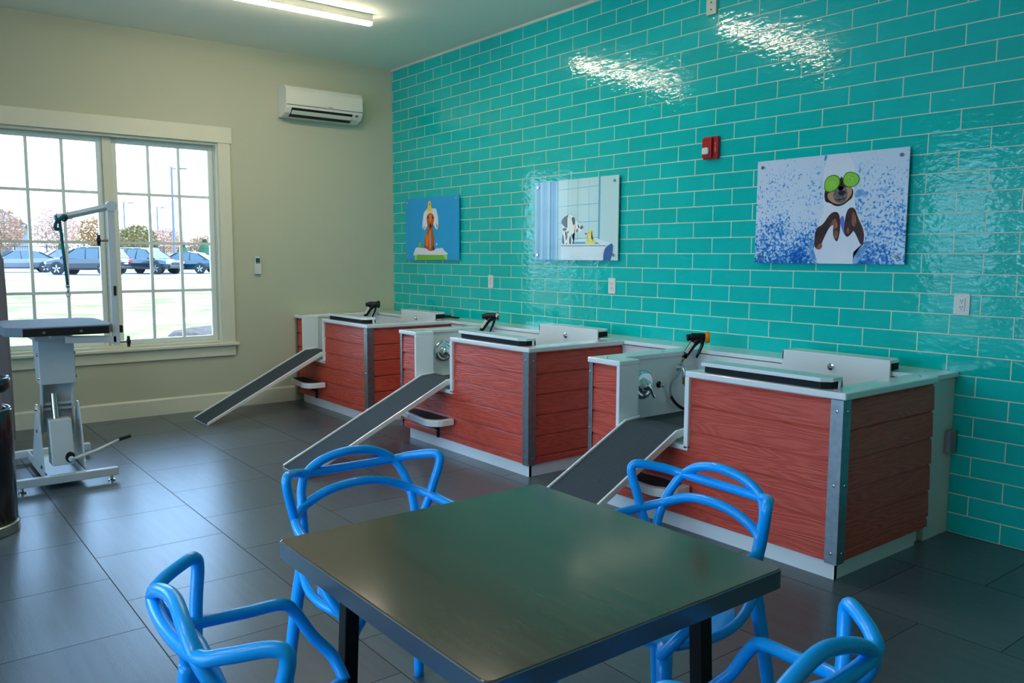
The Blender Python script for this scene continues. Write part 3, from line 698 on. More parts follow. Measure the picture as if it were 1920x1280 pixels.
    def stp(i, z0, z1, nm, m, bev):
        bm = B(); prism(bm, [(sx0 + i, sy - (.0 if i == 0 else .014)), (sx0 + i, sy - .13 + i)] + [(sx1 - .12 - i * .4 + (.12 - i * .6) * math.sin(R(a)), sy - .19 + i + (.09) * (1 - math.cos(R(a)))) for a in (0, 22, 45, 67, 90)] + [(sx1 - i, sy - (.0 if i == 0 else .014))], 2, z0, z1)
        return obj(nm, bm, m, t, bevel=bev)
    s_ = stp(0, .215, .262, 'step', M_['white'], .006)
    bm = B(); prism(bm, [(sx0 + .03, sy - .02), (sx0 + .03, sy - .12)] + [(sx1 - .14 + .1 * math.sin(R(a)), sy - .16 + .07 * (1 - math.cos(R(a)))) for a in (0, 30, 60, 90)] + [(sx1 - .04, sy - .02)], 2, .2625, .266)
    obj('tread_pad', bm, M_['foam'], s_)
    bm = B(); lathe(bm, [(.006, 0), (.005, -.004), (0, -.005)], 10, 'Y', c=(sx0 + .14, sy - .152, .238)); each('bolt', bm, M_['steel'], s_)
    bm = B(); xm = (sx0 + sx1) / 2 + .06; prism(bm, [(sy, .215), (sy - .12, .215), (sy - .10, .2), (sy - .015, .15), (sy - .012, .09), (sy, .09)], 0, xm - .012, xm + .012)
    for z in (.10, .13, .16): lathe(bm, [(.006, 0), (.005, -.004), (0, -.005)], 8, 'Y', c=(xm, sy - .014, z))
    obj('step_bracket', bm, M_['dark'], s_)
    return t
TUBS = [(.012, 1.505, .20, .635, 'farthest washing tub, pushed into the corner by the beige wall'),
        (2.055, 1.64, .262, .735, 'middle of the three red-sided washing tubs'),
        (4.245, 1.628, .266, .742, 'nearest washing tub at the right, largest of the three')]
for a in TUBS: washing_tub(*a)

# ================================================================== RAMPS
def ramp(xt, xb, w_, yb, ztop, label):
    t = thing('dog_ramp', label, 'ramp', (xt, -1.14, 0), 0, 'carpeted ramps leading into the tubs')
    dx = xb - xt; dy = yb + 1.14
    # cross sections from floor end up to the flat landing
    sec = [(dx, dy, .012, 0.0), (0, 0, ztop, ztop - .028), (-.005, .12, ztop + .008, ztop - .02)]
    bm = B()
    def strip(u0, u1, lo, hi):
        q = []
        for i, (sx, sy, z, zb) in enumerate(sec):
            a = z + hi; b_ = (zb if lo is None else z + lo)
            q.append([bm.verts.new((sx + u0, sy, a)), bm.verts.new((sx + u1, sy, a)), bm.verts.new((sx + u1, sy, b_)), bm.verts.new((sx + u0, sy, b_))])
        fs = []
        for A, C in zip(q, q[1:]):
            for k in range(4): fs.append(bm.faces.new((A[k], A[(k + 1) % 4], C[(k + 1) % 4], C[k])))
        fs += [bm.faces.new(q[0][::-1]), bm.faces.new(q[-1])]; bmesh.ops.recalc_face_normals(bm, faces=fs)
    strip(0, .014, None, .016); strip(w_ - .014, w_, None, .016); strip(.0, w_, -.012, -.002)
    obj('tray', bm, M_['white'], t, bevel=.004)
    bm = B(); strip(.0145, w_ - .0145, -.0015, .004); obj('carpet', bm, M_['mat'], t)
ramp(.245, .405, .365, -2.26, .525, 'farthest dog ramp, its foot on the floor near the beige wall')
ramp(2.385, 2.475, .365, -2.30, .525, 'middle dog ramp, its foot behind the far left blue chair')
ramp(4.555, 4.64, .385, -2.28, .52, 'nearest dog ramp, rising behind the dining table')

# ================================================================== SPRAY GUNS
def spray_gun(x, y, z, rz, tip, hose, label):
    t = thing('spray_gun', label, 'spray nozzle', (x, y, z), R(rz), 'spray guns on the tub rims')
    bm = B(); tube(bm, [(-.075, 0, -.085), (-.06, 0, -.06), (-.02, 0, .0), (.01, 0, .03), (.03, 0, .04)], lambda q: .018 + .010 * q, 12); obj('handle', bm, M_['black'], t, smooth=True)
    bm = B(); box(bm, (-.066, -.019, -.042), (.012, -.025, -.020), rot=Matrix.Rotation(R(-57), 3, 'Y')); o = obj('grip_inlay', bm, M_['ac'], t, loc=(-.018, -.003, .012), bevel=.003)
    bm = B(); cyl(bm, (-.035, 0, .045), (.055, 0, .045), .027, 16); cyl(bm, (-.062, 0, .04), (-.033, 0, .045), .021, 14); obj('head', bm, M_['black'], t, bevel=.004)
    bm = B(); lathe(bm, [(.02, .05), (.034, .056), (.037, .064), (.036, .080), (.024, .083), (0, .078)], 20, 'X', c=(0, 0, .045)); obj('nozzle_ring', bm, tip, t)
    bm = B(); tube(bm, [(.042, 0, .03), (.036, 0, -.01), (.016, 0, -.06), (.004, 0, -.085)], lambda q: .013 - .006 * q, 8); obj('trigger', bm, M_['black'], t, smooth=True)
    bm = B(); cyl(bm, (-.09, 0, -.108), (-.074, 0, -.084), .010, 10); obj('hose_fitting', bm, M_['brass'], t)
    if hose:
        bm = B(); tube(bm, smooth_path(hose, 7), .0085, 10); obj('hose', bm, M_['tube'], t, smooth=True)
        bm = B(); tube(bm, smooth_path(hose, 7)[20:30], .0095, 10); obj('hose_sleeve', bm, M_['grip'], t, smooth=True)
for (tx, tw, pw, ow, _), tip, lab in zip(TUBS, ('dark', 'steel', 'orange'), ('black spray gun resting on the farthest tub', 'black spray gun with a grey tip on the middle tub', 'black spray gun with an orange nozzle ring on the nearest tub')):
    gx = tx + .175
    ga = R(50)
    def loc(X, Y, Z, ox=gx, oy=-.37, oz=.90):      # world point -> gun space
        dx_, dy_ = X - ox, Y - oy
        return (dx_ * math.cos(ga) + dy_ * math.sin(ga), -dx_ * math.sin(ga) + dy_ * math.cos(ga), Z - oz)
    hp = [(-.085, 0, -.10), loc(tx + .15, -.50, .72), loc(tx + .15, -.57, .66), loc(tx + .145, -.55, .57), loc(tx + .17, -.47, .50), loc(tx + .20, -.40, .515), loc(tx + .185, -.44, .6), loc(tx + .1715, -.47, .66)]
    spray_gun(gx, -.37, .90, 50, M_[tip], hp, lab)
# bowl and comb left on the ledge behind the far tub
t = thing('steel_bowl', 'shallow steel bowl upside down on the ledge behind the farthest tub', 'bowl', (.86, -.125, .8585))
bm = B(); lathe(bm, [(.105, 0), (.10, .006), (.09, .012), (.085, .045), (.07, .055), (0, .056)], 32); obj('bowl', bm, M_['steel'], t, smooth=True, bevel=0)
t = thing('grooming_brush', 'black handled grooming brush lying on the ledge beside the steel bowl', 'brush', (1.2, -.09, .859))
simple('handle', ((.0, -.012, 0), (.16, .012, .014)), M_['grip'], t, bevel=.004); simple('brush_head', ((-.1, -.03, 0), (.0, .03, .018)), M_['dark'], t, bevel=.004)

# ================================================================== DINING TABLE
TX0, TX1, TY0, TY1, TZ = 5.853, 6.728, -3.698, -2.862, .75
t = thing('dining_table', 'square dark laminate table with metal edge, blue chairs pushed up around it', 'table', ((TX0 + TX1) / 2, (TY0 + TY1) / 2, 0))
hx_, hy_ = (TX1 - TX0) / 2, (TY1 - TY0) / 2
bm = B(); prism(bm, rrect(-hx_ + .003, -hy_ + .003, hx_ - .003, hy_ - .003, .018), 2, TZ - .03, TZ); obj('tabletop', bm, M_['tabletop'], t, bevel=.002)
bm = B(); A_ = rrect(-hx_, -hy_, hx_, hy_, .02); I_ = rrect(-hx_ + .0031, -hy_ + .0031, hx_ - .0031, hy_ - .0031, .0175)
n_ = len(A_); L_ = [[bm.verts.new((p[0], p[1], z)) for p in P] for P, z in ((I_, TZ - .002), (A_, TZ - .003), (A_, TZ - .044), (I_, TZ - .044))]
for a, c in zip(L_, L_[1:] + L_[:1]):
    for k in range(n_): bm.faces.new((a[k], a[(k + 1) % n_], c[(k + 1) % n_], c[k]))
bmesh.ops.recalc_face_normals(bm, faces=bm.faces[:]); obj('edge_band', bm, M_['tableedge'], t)
simple('underframe', [((-hx_ + .06, -hy_ + .06, TZ - .055), (hx_ - .06, -hy_ + .09, TZ - .03)), ((-hx_ + .06, hy_ - .09, TZ - .055), (hx_ - .06, hy_ - .06, TZ - .03)), ((-hx_ + .06, -hy_ + .09, TZ - .055), (-hx_ + .09, hy_ - .09, TZ - .03)), ((hx_ - .09, -hy_ + .09, TZ - .055), (hx_ - .06, hy_ - .09, TZ - .03))], M_['leg'], t)
for sx in (-1, 1):
    for sy in (-1, 1):
        bm = B(); x, y = sx * (hx_ - .135), sy * (hy_ - .13); vs = box(bm, (x - .019, y - .019, 0), (x + .019, y + .019, TZ - .04))
        for v in vs:
            if v.co.z < .1: v.co.x += sx * .02; v.co.y += sy * .02
        obj('leg', bm, M_['leg'], t, bevel=.003)

# ================================================================== BLUE WOVEN-OUTLINE CHAIRS
def make_chair(label):
    t = thing('armchair', label, 'chair', (0, 0, 0), 0, 'blue plastic armchairs around the dining table')
    m = M_['blue']; r = .0142
    V = Vector((.189, -.168, .60)); S = lambda p, s: Vector((p[0] * s, p[1], p[2]))
    # tall centre arch
    h = [(.193, -.162, .55), (.191, -.174, .63), (.186, -.196, .69), (.175, -.222, .737), (.149, -.240, .778), (.09, -.243, .813)]
    bm = B(); tube(bm, smooth_path(h + [(0, -.238, .829)] + [S(p, -1) for p in h[::-1]], 6), r, 12); obj('back_arch', bm, m, t, smooth=True)
    # eared outline: short drop, tight corner, rail swept round the back
    h = [(.193, -.160, .56), (.222, -.143, .64), (.243, -.134, .71), (.259, -.124, .772), (.259, -.128, .797), (.243, -.150, .803), (.20, -.208, .790), (.149, -.240, .778)]
    bm = B(); tube(bm, smooth_path(h + [(0, -.252, .774)] + [S(p, -1) for p in h[::-1]], 6), r, 12); obj('back_rail', bm, m, t, smooth=True)
    # low arch that runs on into both arms and down to the seat front
    h = [(.196, .185, .450), (.236, .172, .50), (.258, .132, .552), (.266, .095, .615), (.264, .062, .645), (.255, -.02, .652), (.231, -.134, .667), (.180, -.192, .689), (.095, -.202, .723)]
    bm = B(); tube(bm, smooth_path(h + [(0, -.200, .735)] + [S(p, -1) for p in h[::-1]], 6), r, 12); obj('armrest_loop', bm, m, t, smooth=True)
    for s in (1, -1):
        bm = B(); tube(bm, smooth_path([S(p, s) for p in [(.190, -.168, .58), (.21, -.14, .53), (.226, -.07, .487), (.222, .02, .466), (.185, .12, .455)]], 6), r * .95, 12); obj('side_rail', bm, m, t, smooth=True)
        bm = B(); tube(bm, smooth_path([S(p, s) for p in [(.190, -.168, .60), (.197, -.178, .50), (.21, -.19, .40), (.228, -.215, .2), (.240, -.235, 0)]], 5), lambda q: .021 - .006 * abs(q - .25), 12); obj('leg', bm, m, t, smooth=True)
        bm = B(); tube(bm, smooth_path([S(p, s) for p in [(.165, .14, .448), (.205, .178, .43), (.216, .19, .36), (.226, .205, .2), (.236, .222, 0)]], 5), lambda q: .022 - .006 * q, 12); obj('leg', bm, m, t, smooth=True)
    # dished seat
    bm = B(); N = 40; rows = []
    for zt, top in ((0, True), (1, False)):
        for k in range(7):
            f = k / 6
            ring = []
            for j in range(N):
                a = 2 * PI * j / N; c, s = math.cos(a), math.sin(a); e = 2 / 2.6
                x = .205 * math.copysign(abs(c) ** e, c); y = .205 * math.copysign(abs(s) ** e, s)
                if y < 0: x *= 1 - .12 * (-y / .205)
                z = .432 + .022 * f ** 3 + (.006 * (y / .2) * f if y > 0 else .012 * (-y / .2) * f) - (.0 if top else .020 * (1 - .55 * f ** 4))
                ring.append((x * f, y * f + .005, z))
            rows.append(ring)
    rows = rows[:7] + [[(p[0] * 1.02, p[1] * 1.02, p[2] - .006) for p in rows[6]]] + rows[7:][::-1]
    vr = [[bm.verts.new(p) for p in r_] for r_ in rows]
    for A, C in zip(vr, vr[1:]):
        for k in range(N): bm.faces.new((A[k], A[(k + 1) % N], C[(k + 1) % N], C[k]))
    bmesh.ops.remove_doubles(bm, verts=bm.verts[:], dist=1e-5); bmesh.ops.recalc_face_normals(bm, faces=bm.faces[:])
    obj('seat', bm, m, t, smooth=True)
    return t
ch0 = make_chair('blue armchair at the far left side of the table, window side')
ch0.location = (5.652, -3.277, 0); ch0.rotation_euler = (0, 0, R(-91.5))
for (x, y, a, lab) in ((6.256, -2.747, 175.9, 'blue armchair between the table and the nearest washing tub'),
                       (6.257, -3.817, -1.65, 'blue armchair at the lower left, its seat showing in front of the table'),
                       (6.848, -3.296, 89.3, 'blue armchair cut off at the bottom edge, lower right of the table')):
    c = copy_tree(ch0); c.location = (x, y, 0); c.rotation_euler = (0, 0, R(a)); c['label'] = lab

# ================================================================== GROOMING TABLE
t = thing('grooming_table', 'white hydraulic grooming table with grey rubber top in front of the window', 'grooming table', (1.68, -3.545, 0))
g = M_['greymetal']
for x in (.42, -.43):
    bm = B(); box(bm, (x - .025, -.29, .035), (x + .025, .29, .085)); f_ = obj('base_bar', bm, g, t, bevel=.004)
    for y in (-.25, .25):
        bm = B(); lathe(bm, [(.022, 0), (.022, .008), (.008, .014), (.008, .036)], 14, c=(x, y, 0)); obj('levelling_foot', bm, M_['steel'], f_)
simple('centre_channel', ((-.41, -.1, .03), (.4, .1, .045)), g, t, bevel=.002)
simple('centre_channel', [((-.41, -.105, .03), (.4, -.098, .085)), ((-.41, .098, .03), (.4, .105, .085))], g, t, bevel=.001)
# side cheeks rising from the base
for s in (-1, 1):
    bm = B(); prism(bm, [(.36, .05), (-.12, .05), (.16, .50), (.21, .50), (.25, .45)], 1, s * .116 - .004, s * .116 + .004); c_ = obj('side_plate', bm, g, t, bevel=.001)
    bm = B()
    for (x, z) in ((.19, .47), (.18, .33), (.3, .12)): lathe(bm, [(.012, 0), (.010, s * .008), (0, s * .01)], 10, 'Y', c=(x, s * .12, z))
    each('bolt', bm, M_['steel'], c_)
# lower link (open channel) and upper cover
bm = B()
for s in (-1, 1): prism(bm, [(.10, .30), (.16, .30), (.255, .68), (.19, .68)], 1, s * .088 - .004, s * .088 + .004)
prism(bm, [(.10, .30), (.106, .30), (.196, .68), (.19, .68)], 1, -.088, .088)
obj('lower_link', bm, g, t)
bm = B(); prism(bm, [(.17, .455), (.17, .47), (.18, .47), (.18, .455)], 1, -.088, .088); prism(bm, [(.18, .49), (.18, .505), (.19, .505), (.19, .49)], 1, -.088, .088); each('cross_bar', bm, g, t)
bm = B(); prism(bm, [(.12, .64), (.262, .63), (.24, .915), (.02, .93)], 1, -.102, .102); u_ = obj('upper_cover', bm, g, t, bevel=.004)
bm = B()
for s in (-1, 1):
    for (x, z) in ((.225, .82), (.235, .67)): lathe(bm, [(.011, 0), (.009, s * .008), (0, s * .01)], 10, 'Y', c=(x, s * .102, z))
each('bolt', bm, M_['steel'], u_)
# hydraulic pump
bm = B(); prism(bm, [(.2, .12), (.33, .12), (.275, .405), (.19, .41)], 1, -.068, .062); p_ = obj('pump_cover', bm, g, t, bevel=.008, seg=3)
bm = B(); cyl(bm, (.23, -.02, .39), (.185, -.02, .56), .02, 16); obj('piston', bm, M_['steel'], p_)
bm = B(); prism(bm, ell(.0, .0, .028, .035, 18), 0, -.004, .004); obj('pedal_opening', bm, M_['dark'], p_, loc=(.325, .035, .165))
bm = B()
for s in (-.01, .01): tube(bm, [(.34, .045 + s, .155), (.30, .20 + s, .185), (.25, .34, .225)], .007, 8)
lathe(bm, [(.018, 0), (.018, .014), (.008, .02)], 14, 'X', c=(.33, .04, .155)); pe = obj('foot_pedal', bm, g, t, smooth=True)
bm = B(); cyl(bm, (.25, .34, .225), (.225, .415, .235), .012, 12); obj('grip', bm, M_['grip'], pe, smooth=True)
# top and its support
simple('top_bracket', [((.05, -.13, .915), (.33, .04, .958)), ((-.1, -.05, .93), (.4, .05, .955))], g, t, bevel=.003)
a0, a1, b0, b1, c_ = -.23, .50, -.295, .30, .085
oct_ = [(a0 + c_, b0), (a1 - c_, b0), (a1, b0 + c_), (a1, b1 - c_ * .5), (a1 - c_ * 1.3, b1), (a0 + c_, b1), (a0, b1 - c_), (a0, b0 + c_)]
bm = B(); prism(bm, oct_, 2, .956, 1.012); tp = obj('table_top', bm, M_['rubbertop'], t, bevel=.004)
bm = B(); box(bm, (a1 - .001, b0 + c_, .957), (a1 + .003, b1 - c_ * .5, 1.004)); obj('edge_trim', bm, M_['grip'], tp)
bm = B()
for y in (-.10, .10): lathe(bm, [(.011, 0), (.009, .004), (0, .005)], 12, 'X', c=(a1 + .003, y, .978))
each('screw', bm, M_['steel'], tp)
# grooming arm
bm = B(); box(bm, (.44, .285, .88), (.475, .325, 1.755)); ar = obj('arm_post', bm, g, t, bevel=.003)
bm = B(); prism(bm, [(.02, .905), (.02, .95), (.305, .935), (.305, .895)], 0, .435, .475); obj('arm_bracket', bm, g, t, bevel=.002)
bm = B(); tube(bm, [(.458, .31, 1.745), (.458, .045, 1.672), (.458, -.005, 1.658)], .016, 4, flat=1.3); obj('cross_arm', bm, g, ar)
bm = B(); cyl(bm, (.435, .31, 1.745), (.482, .31, 1.745), .032, 18); obj('arm_joint', bm, g, ar)
def knob(p, d, par):
    bm = B(); p = Vector(p); d = Vector(d); cyl(bm, p, p + d * .05, .007, 10); k = obj('knob_stem', bm, M_['steel'], par)
    bm = B(); e = Vector((0, 0, 1)); cyl(bm, p + d * .045, p + d * .062, .018, 14)
    for s in (-1, 1): cyl(bm, p + d * .053, p + d * .053 + e * s * .034, .009, 8)
    obj('clamp_knob', bm, M_['grip'], par)
knob((.458, .285, 1.532), (0, -1, 0), ar); knob((.458, .325, .895), (0, 1, 0), ar)
bm = B(); box(bm, (.42, .325, .955), (.47, .345, 1.0)); obj('clamp_pad', bm, M_['grip'], ar)
bm = B(); box(bm, (.476, .30, 1.19), (.479, .315, 1.25)); obj('slot', bm, M_['dark'], ar)
l = thing('grooming_lead', 'teal grooming noose hanging from the arm of the grooming table', 'lead', (2.14, -3.515, 1.2))
bm = B(); tube(bm, smooth_path([(.022 * math.cos(a), .026 * math.sin(a), .465 + .012 * math.sin(2 * a)) for a in [2 * PI * k / 12 for k in range(12)]], 3, True), .011, 8, True)
tube(bm, smooth_path([(.0, -.02, .45), (.006, -.034, .42), (.0, -.03, .395), (-.004, -.012, .40)], 4), .010, 8); obj('knot', bm, M_['teallead'], l, smooth=True)
bm = B(); tube(bm, smooth_path([(0, -.01, .455), (.004, 0, .3), (0, .016, .06)], 6), .0085, 8); obj('strap', bm, M_['teallead'], l, smooth=True)
bm = B(); cyl(bm, (0, .016, .062), (0, .016, .045), .011, 12); cyl(bm, (0, .016, .045), (0, .018, .015), .004, 8); tube(bm, [(0, .018 + .012 * math.cos(a), .002 + .014 * math.sin(a)) for a in [2 * PI * k / 14 for k in range(14)]], .0028, 6, True); obj('snap_hook', bm, M_['steel'], l, smooth=True)

# ================================================================== TRASH CAN + GREY CASING AT THE LEFT EDGE
t = thing('trash_can', 'glossy black round bin with raised lid and metal base ring at the left edge', 'trash can', (2.768, -4.101, 0))
bm = B(); lathe(bm, [(.206, 0), (.21, .004), (.21, .05), (.204, .056), (.0, .056)], 48); obj('base_ring', bm, M_['steel'], t, smooth=False, bevel=.001)
bm = B(); lathe(bm, [(.203, .057), (.203, .64), (.196, .652), (.180, .652), (.176, .64), (.176, .08), (0, .08)], 48); obj('body', bm, M_['canblack'], t, smooth=True)
bm = B(); lathe(bm, [(.15, .742), (.198, .744), (.203, .77), (.203, .805), (.195, .815), (.175, .809), (0, .803)], 48); obj('lid', bm, M_['canblack'], t, smooth=True)
for a in (60, 180, 300):
    bm = B(); x, y = .165 * math.cos(R(a)), .165 * math.sin(R(a)); cyl(bm, (x, y, .08), (x, y, .76), .008, 10); obj('lid_post', bm, M_['steel'], t)
t = thing('equipment_casing', 'grey rounded upright casing at the left edge behind the grooming table', 'equipment', (.78, -3.815, 0))
bm = B(); prism(bm, [(-.16, .08), (.147, .08), (.147, .4), (.14, 1.2), (.135, 1.40), (.12, 1.455), (.09, 1.485), (.05, 1.495), (-.05, 1.495), (-.1, 1.48), (-.15, 1.42), (-.16, 1.3)], 0, -.15, .1); obj('shell', bm, M_['casing'], t, bevel=.03, seg=4)
bm = B(); prism(bm, rrect(-.18, -.18, .15, .12, .05), 2, 0, .085); obj('base', bm, M_['dark'], t, bevel=.01)

# ================================================================== OUTDOORS seen through the window
def gz(x):
    P = [(0, -.15), (8, -.12), (20, -.02), (45, .22), (100, .7), (400, 2.2)]
    d = -x
    for (a, za), (b_, zb) in zip(P, P[1:]):
        if d <= b_: return za + (zb - za) * max(0, d - a) / (b_ - a)
    return P[-1][1]
M_['lawn'] = mat('patchy_lawn', '596428', .95, var=(1.5, '8A7250', (.7, .6, 1), .13), bump=(30, .6, .03))
M_['verge'] = mat('verge_grass', '6A6C34', .95, var=(.4, 'A09468', (1, .4, 1), .15))
M_['concrete'] = mat('pale_concrete', 'AEAAA0', .9)
M_['asphalt'] = mat('grey_asphalt', '84858A', .9, var=(.2, '909094', (1, .3, 1), .2))  # plain grey asphalt with slight random tone variation
def ground(name, xs, m, label, cat, lift=0):
    bm = B(); prev = None
    for x in xs:
        r_ = [bm.verts.new((x, -60, gz(x) + lift)), bm.verts.new((x, 160, gz(x) + lift))]
        if prev: bm.faces.new((prev[0], r_[0], r_[1], prev[1]))
        prev = r_
    bmesh.ops.recalc_face_normals(bm, faces=bm.faces[:])
    for f in bm.faces:
        if f.normal.z < 0: f.normal_flip()
    ex = bmesh.ops.extrude_face_region(bm, geom=bm.faces[:]); bmesh.ops.translate(bm, verts=[v for v in ex['geom'] if isinstance(v, bmesh.types.BMVert)], vec=(0, 0, -.3 - lift))
    bmesh.ops.recalc_face_normals(bm, faces=bm.faces[:])
    return tag(obj(name, bm, m), None, None, kind='structure')
ground('lawn', [-.21, -8, -11.15], M_['lawn'], 0, 0); ground('footpath', [-11.15, -12.75], M_['concrete'], 0, 0, .02)
ground('lawn_beyond_path', [-12.75, -20, -29.8], M_['lawn'], 0, 0); ground('road', [-29.8, -37.4], M_['asphalt'], 0, 0, .01)
ground('verge', [-37.4, -38.6], M_['verge'], 0, 0, .06); ground('parking_lot', [-38.6, -45, -66], M_['asphalt'], 0, 0, .01)
ground('verge_behind_parking', [-66, -100, -400], M_['verge'], 0, 0)
bm = B(); lathe(bm, [(.9, -.05), (.75, .06), (.45, .13), (0, .16)], 20)
for v in bm.verts: v.co.x *= .8; v.co.y *= 1.1; v.co.z += random.Random(int(v.co.x * 999)).uniform(-.03, .03)
tag(obj('dirt_mound', bm, mat('dark_soil', '4A4038', .95, bump=(12, 1, .08)), loc=(-8.6, .95, gz(-8.6))), 'low mound of bare dirt on the lawn outside the window, lower right pane', 'dirt mound')

CG = mat('car_glass', '2C4048', .06, spec=.8); CT = mat('tyre_rubber', '1A1B1C', .8); CW = mat('wheel_alloy', 'B8BCC0', .3, metal=.7)
CR = mat('tail_light', 'C01820', .3); CL = mat('head_light', 'DDE2E4', .15); CK = mat('car_trim_black', '15181A', .5); CP = mat('number_plate', 'D8DAD8', .5)
def make_car(label, col, suv, x, y, ang, sc=.93, name=None):
    """car length along local x, nose at +x"""
    t = thing('suv' if suv else 'sedan', label, 'car', (x, y, gz(x) + .01), R(ang), 'cars parked outside the window'); t.scale = (sc,) * 3
    paint = mat('car_paint', col, .25, metal=.4, coat=1)
    if suv:
        st = [(-2.32, .55, .80, .70), (-2.25, .42, 1.02, .86), (-1.7, .32, 1.08, .92), (-.4, .30, 1.05, .94), (.9, .30, 1.02, .94), (1.6, .32, .98, .91), (2.1, .36, .88, .84), (2.3, .48, .76, .66)]
        gh = [(-2.2, 1.05, .80), (-1.95, 1.52, .66), (-1.2, 1.62, .66), (0, 1.64, .66), (.45, 1.58, .66), (1.25, 1.02, .78)]
        wr, wx = .37, (-1.42, 1.42)
    else:
        st = [(-2.35, .55, .78, .70), (-2.28, .42, .96, .85), (-1.7, .30, .98, .90), (-.4, .26, .93, .92), (.9, .26, .92, .92), (1.6, .28, .86, .90), (2.15, .34, .76, .82), (2.36, .46, .66, .62)]
        gh = [(-1.95, .95, .76), (-1.15, 1.34, .60), (-.5, 1.43, .60), (.1, 1.43, .60), (.35, 1.38, .60), (1.2, .92, .74)]
        wr, wx = .33, (-1.42, 1.45)
    bm = B(); rings = []
    for (sx, z0, z1, hw) in st:
        zm = z0 + (z1 - z0) * .55
        pr = [(-hw * .86, z0), (-hw, z0 + .10), (-hw * 1.01, zm), (-hw * .95, z1 - .05), (-hw * .82, z1), (hw * .82, z1), (hw * .95, z1 - .05), (hw * 1.01, zm), (hw, z0 + .10), (hw * .86, z0)]
        rings.append([bm.verts.new((sx, a, b_)) for a, b_ in pr])
    for A, C in zip(rings, rings[1:]):
        for k in range(10): bm.faces.new((A[k], A[(k + 1) % 10], C[(k + 1) % 10], C[k]))
    bm.faces.new(rings[0]); bm.faces.new(rings[-1]); bmesh.ops.recalc_face_normals(bm, faces=bm.faces[:])
    obj('body', bm, paint, t, smooth=False, bevel=.04, seg=2)
    base = lambda sx: (1.0 if suv else .9)
    bm = B(); rings = []
    for (sx, z, hw) in gh:
        lo = base(sx) - .05; hb = .86 if suv else .82
        rings.append([bm.verts.new(p) for p in ((sx, -hb, lo), (sx, -hw, max(z, lo + .02)), (sx, hw, max(z, lo + .02)), (sx, hb, lo))])
    for A, C in zip(rings, rings[1:]):
        for k in range(4): bm.faces.new((A[k], A[(k + 1) % 4], C[(k + 1) % 4], C[k]))
    bm.faces.new(rings[0]); bm.faces.new(rings[-1]); bmesh.ops.recalc_face_normals(bm, faces=bm.faces[:]); obj('window_glass', bm, CG, t)
    bm = B(); pr = gh[1:-1]; top = [[bm.verts.new((sx, s * hw * 1.02, z + dz)) for s in (-1, 1) for dz in (-.03, .025)] for sx, z, hw in pr]
    for A, C in zip(top, top[1:]):
        for i, j in ((0, 1), (1, 3), (3, 2), (2, 0)): bm.faces.new((A[i], A[j], C[j], C[i]))
    for q in (top[0], top[-1]): bm.faces.new((q[0], q[1], q[3], q[2]))
    bmesh.ops.recalc_face_normals(bm, faces=bm.faces[:]); obj('roof', bm, paint, t, bevel=.02)
    bm = B(); hb = .86 if suv else .82
    for s in (-1, 1):
        for (sx, z, hw), (sb, zb) in ((gh[1], (gh[0][0], base(0))), (gh[-2], (gh[-1][0], base(0)))): tube(bm, [(sx, s * hw * 1.01, z), (sb, s * hb * .99, zb)], .045, 6)
        for f in (.38, .72):
            a = gh[1][0] + (gh[-2][0] - gh[1][0]) * f; tube(bm, [(a, s * .605 if not suv else s * .665, 1.38 if not suv else 1.58), (a - .05, s * hb * 1.0, base(0))], .03, 6)
    each('pillar', bm, CK, t)
    for sx in wx:
        for s in (-1, 1):
            bm = B(); lathe(bm, [(wr, -.11), (wr, .09), (wr * .9, .115), (wr * .68, .115)], 24, 'Y'); w_ = obj('wheel', bm, CT, t, loc=(sx, s * .86, wr))
            if s < 0: w_.rotation_euler = (0, 0, PI)
            bm = B(); lathe(bm, [(wr * .68, .10), (wr * .6, .085), (.0, .10)], 20, 'Y')
            for k in range(5):
                a = 2 * PI * k / 5; box(bm, (-.03, .09, .05), (.03, .12, wr * .66), rot=Matrix.Rotation(a, 3, 'Y'), piv=Vector((0, .1, 0)))
            obj('rim', bm, CW, w_)
    bm = B()
    for sx in wx:
        for s in (-1, 1): lathe(bm, [(wr + .05, s * .86), (wr + .05, s * .948), (0, s * .948)], 24, 'Y', c=(sx, 0, wr + .02))
    each('wheel_arch', bm, CK, t)
    zt_ = .98 if suv else .88
    for s in (-1, 1):
        bm = B(); box(bm, (-2.34, s * .55, zt_ - .20), (-2.2, s * .86, zt_ - .04)); obj('tail_light', bm, CR, t, bevel=.03)
        bm = B(); box(bm, (2.08, s * .52, zt_ - .30), (2.27, s * .80, zt_ - .18)); obj('head_light', bm, CL, t, bevel=.03)
        bm = B(); box(bm, (.85, s * .9, zt_ + .0), (1.0, s * 1.06, zt_ + .12)); obj('side_mirror', bm, paint, t, bevel=.03)
    simple('grille', ((2.22, -.4, zt_ - .36), (2.33, .4, zt_ - .2)), CK, t, bevel=.02)
    simple('number_plate', ((-2.39, -.17, zt_ - .32), (-2.33, .17, zt_ - .22)), CP, t)
    simple('bumper', [((2.2, -.7, .38), (2.36, .7, .5)), ((-2.38, -.72, .4), (-2.22, .72, .54))], CK, t, bevel=.03)
    if suv:
        bm = B()
        for s in (-1, 1): tube(bm, smooth_path([(-1.7, s * .6, 1.6), (-1.6, s * .6, 1.7), (.2, s * .6, 1.7), (.35, s * .6, 1.6)], 3), .022, 6)
        each('roof_rail', bm, CW, t)
    return t
make_car('grey sedan parked side-on, farthest left in the window view', '50545E', False, -51.5, 3.0, -92, .95)
make_car('dark grey suv parked side-on in the left half of the window', '26272C', True, -45.5, 5.75, -128, .95)
make_car('dark teal suv parked facing the window, right of the centre mullion', '10242C', True, -46.5, 9.3, 35, .93)
make_car('dark teal sedan with red tail light, rightmost near car in the window', '0C2C38', False, -46.8, 11.7, -133, .93)
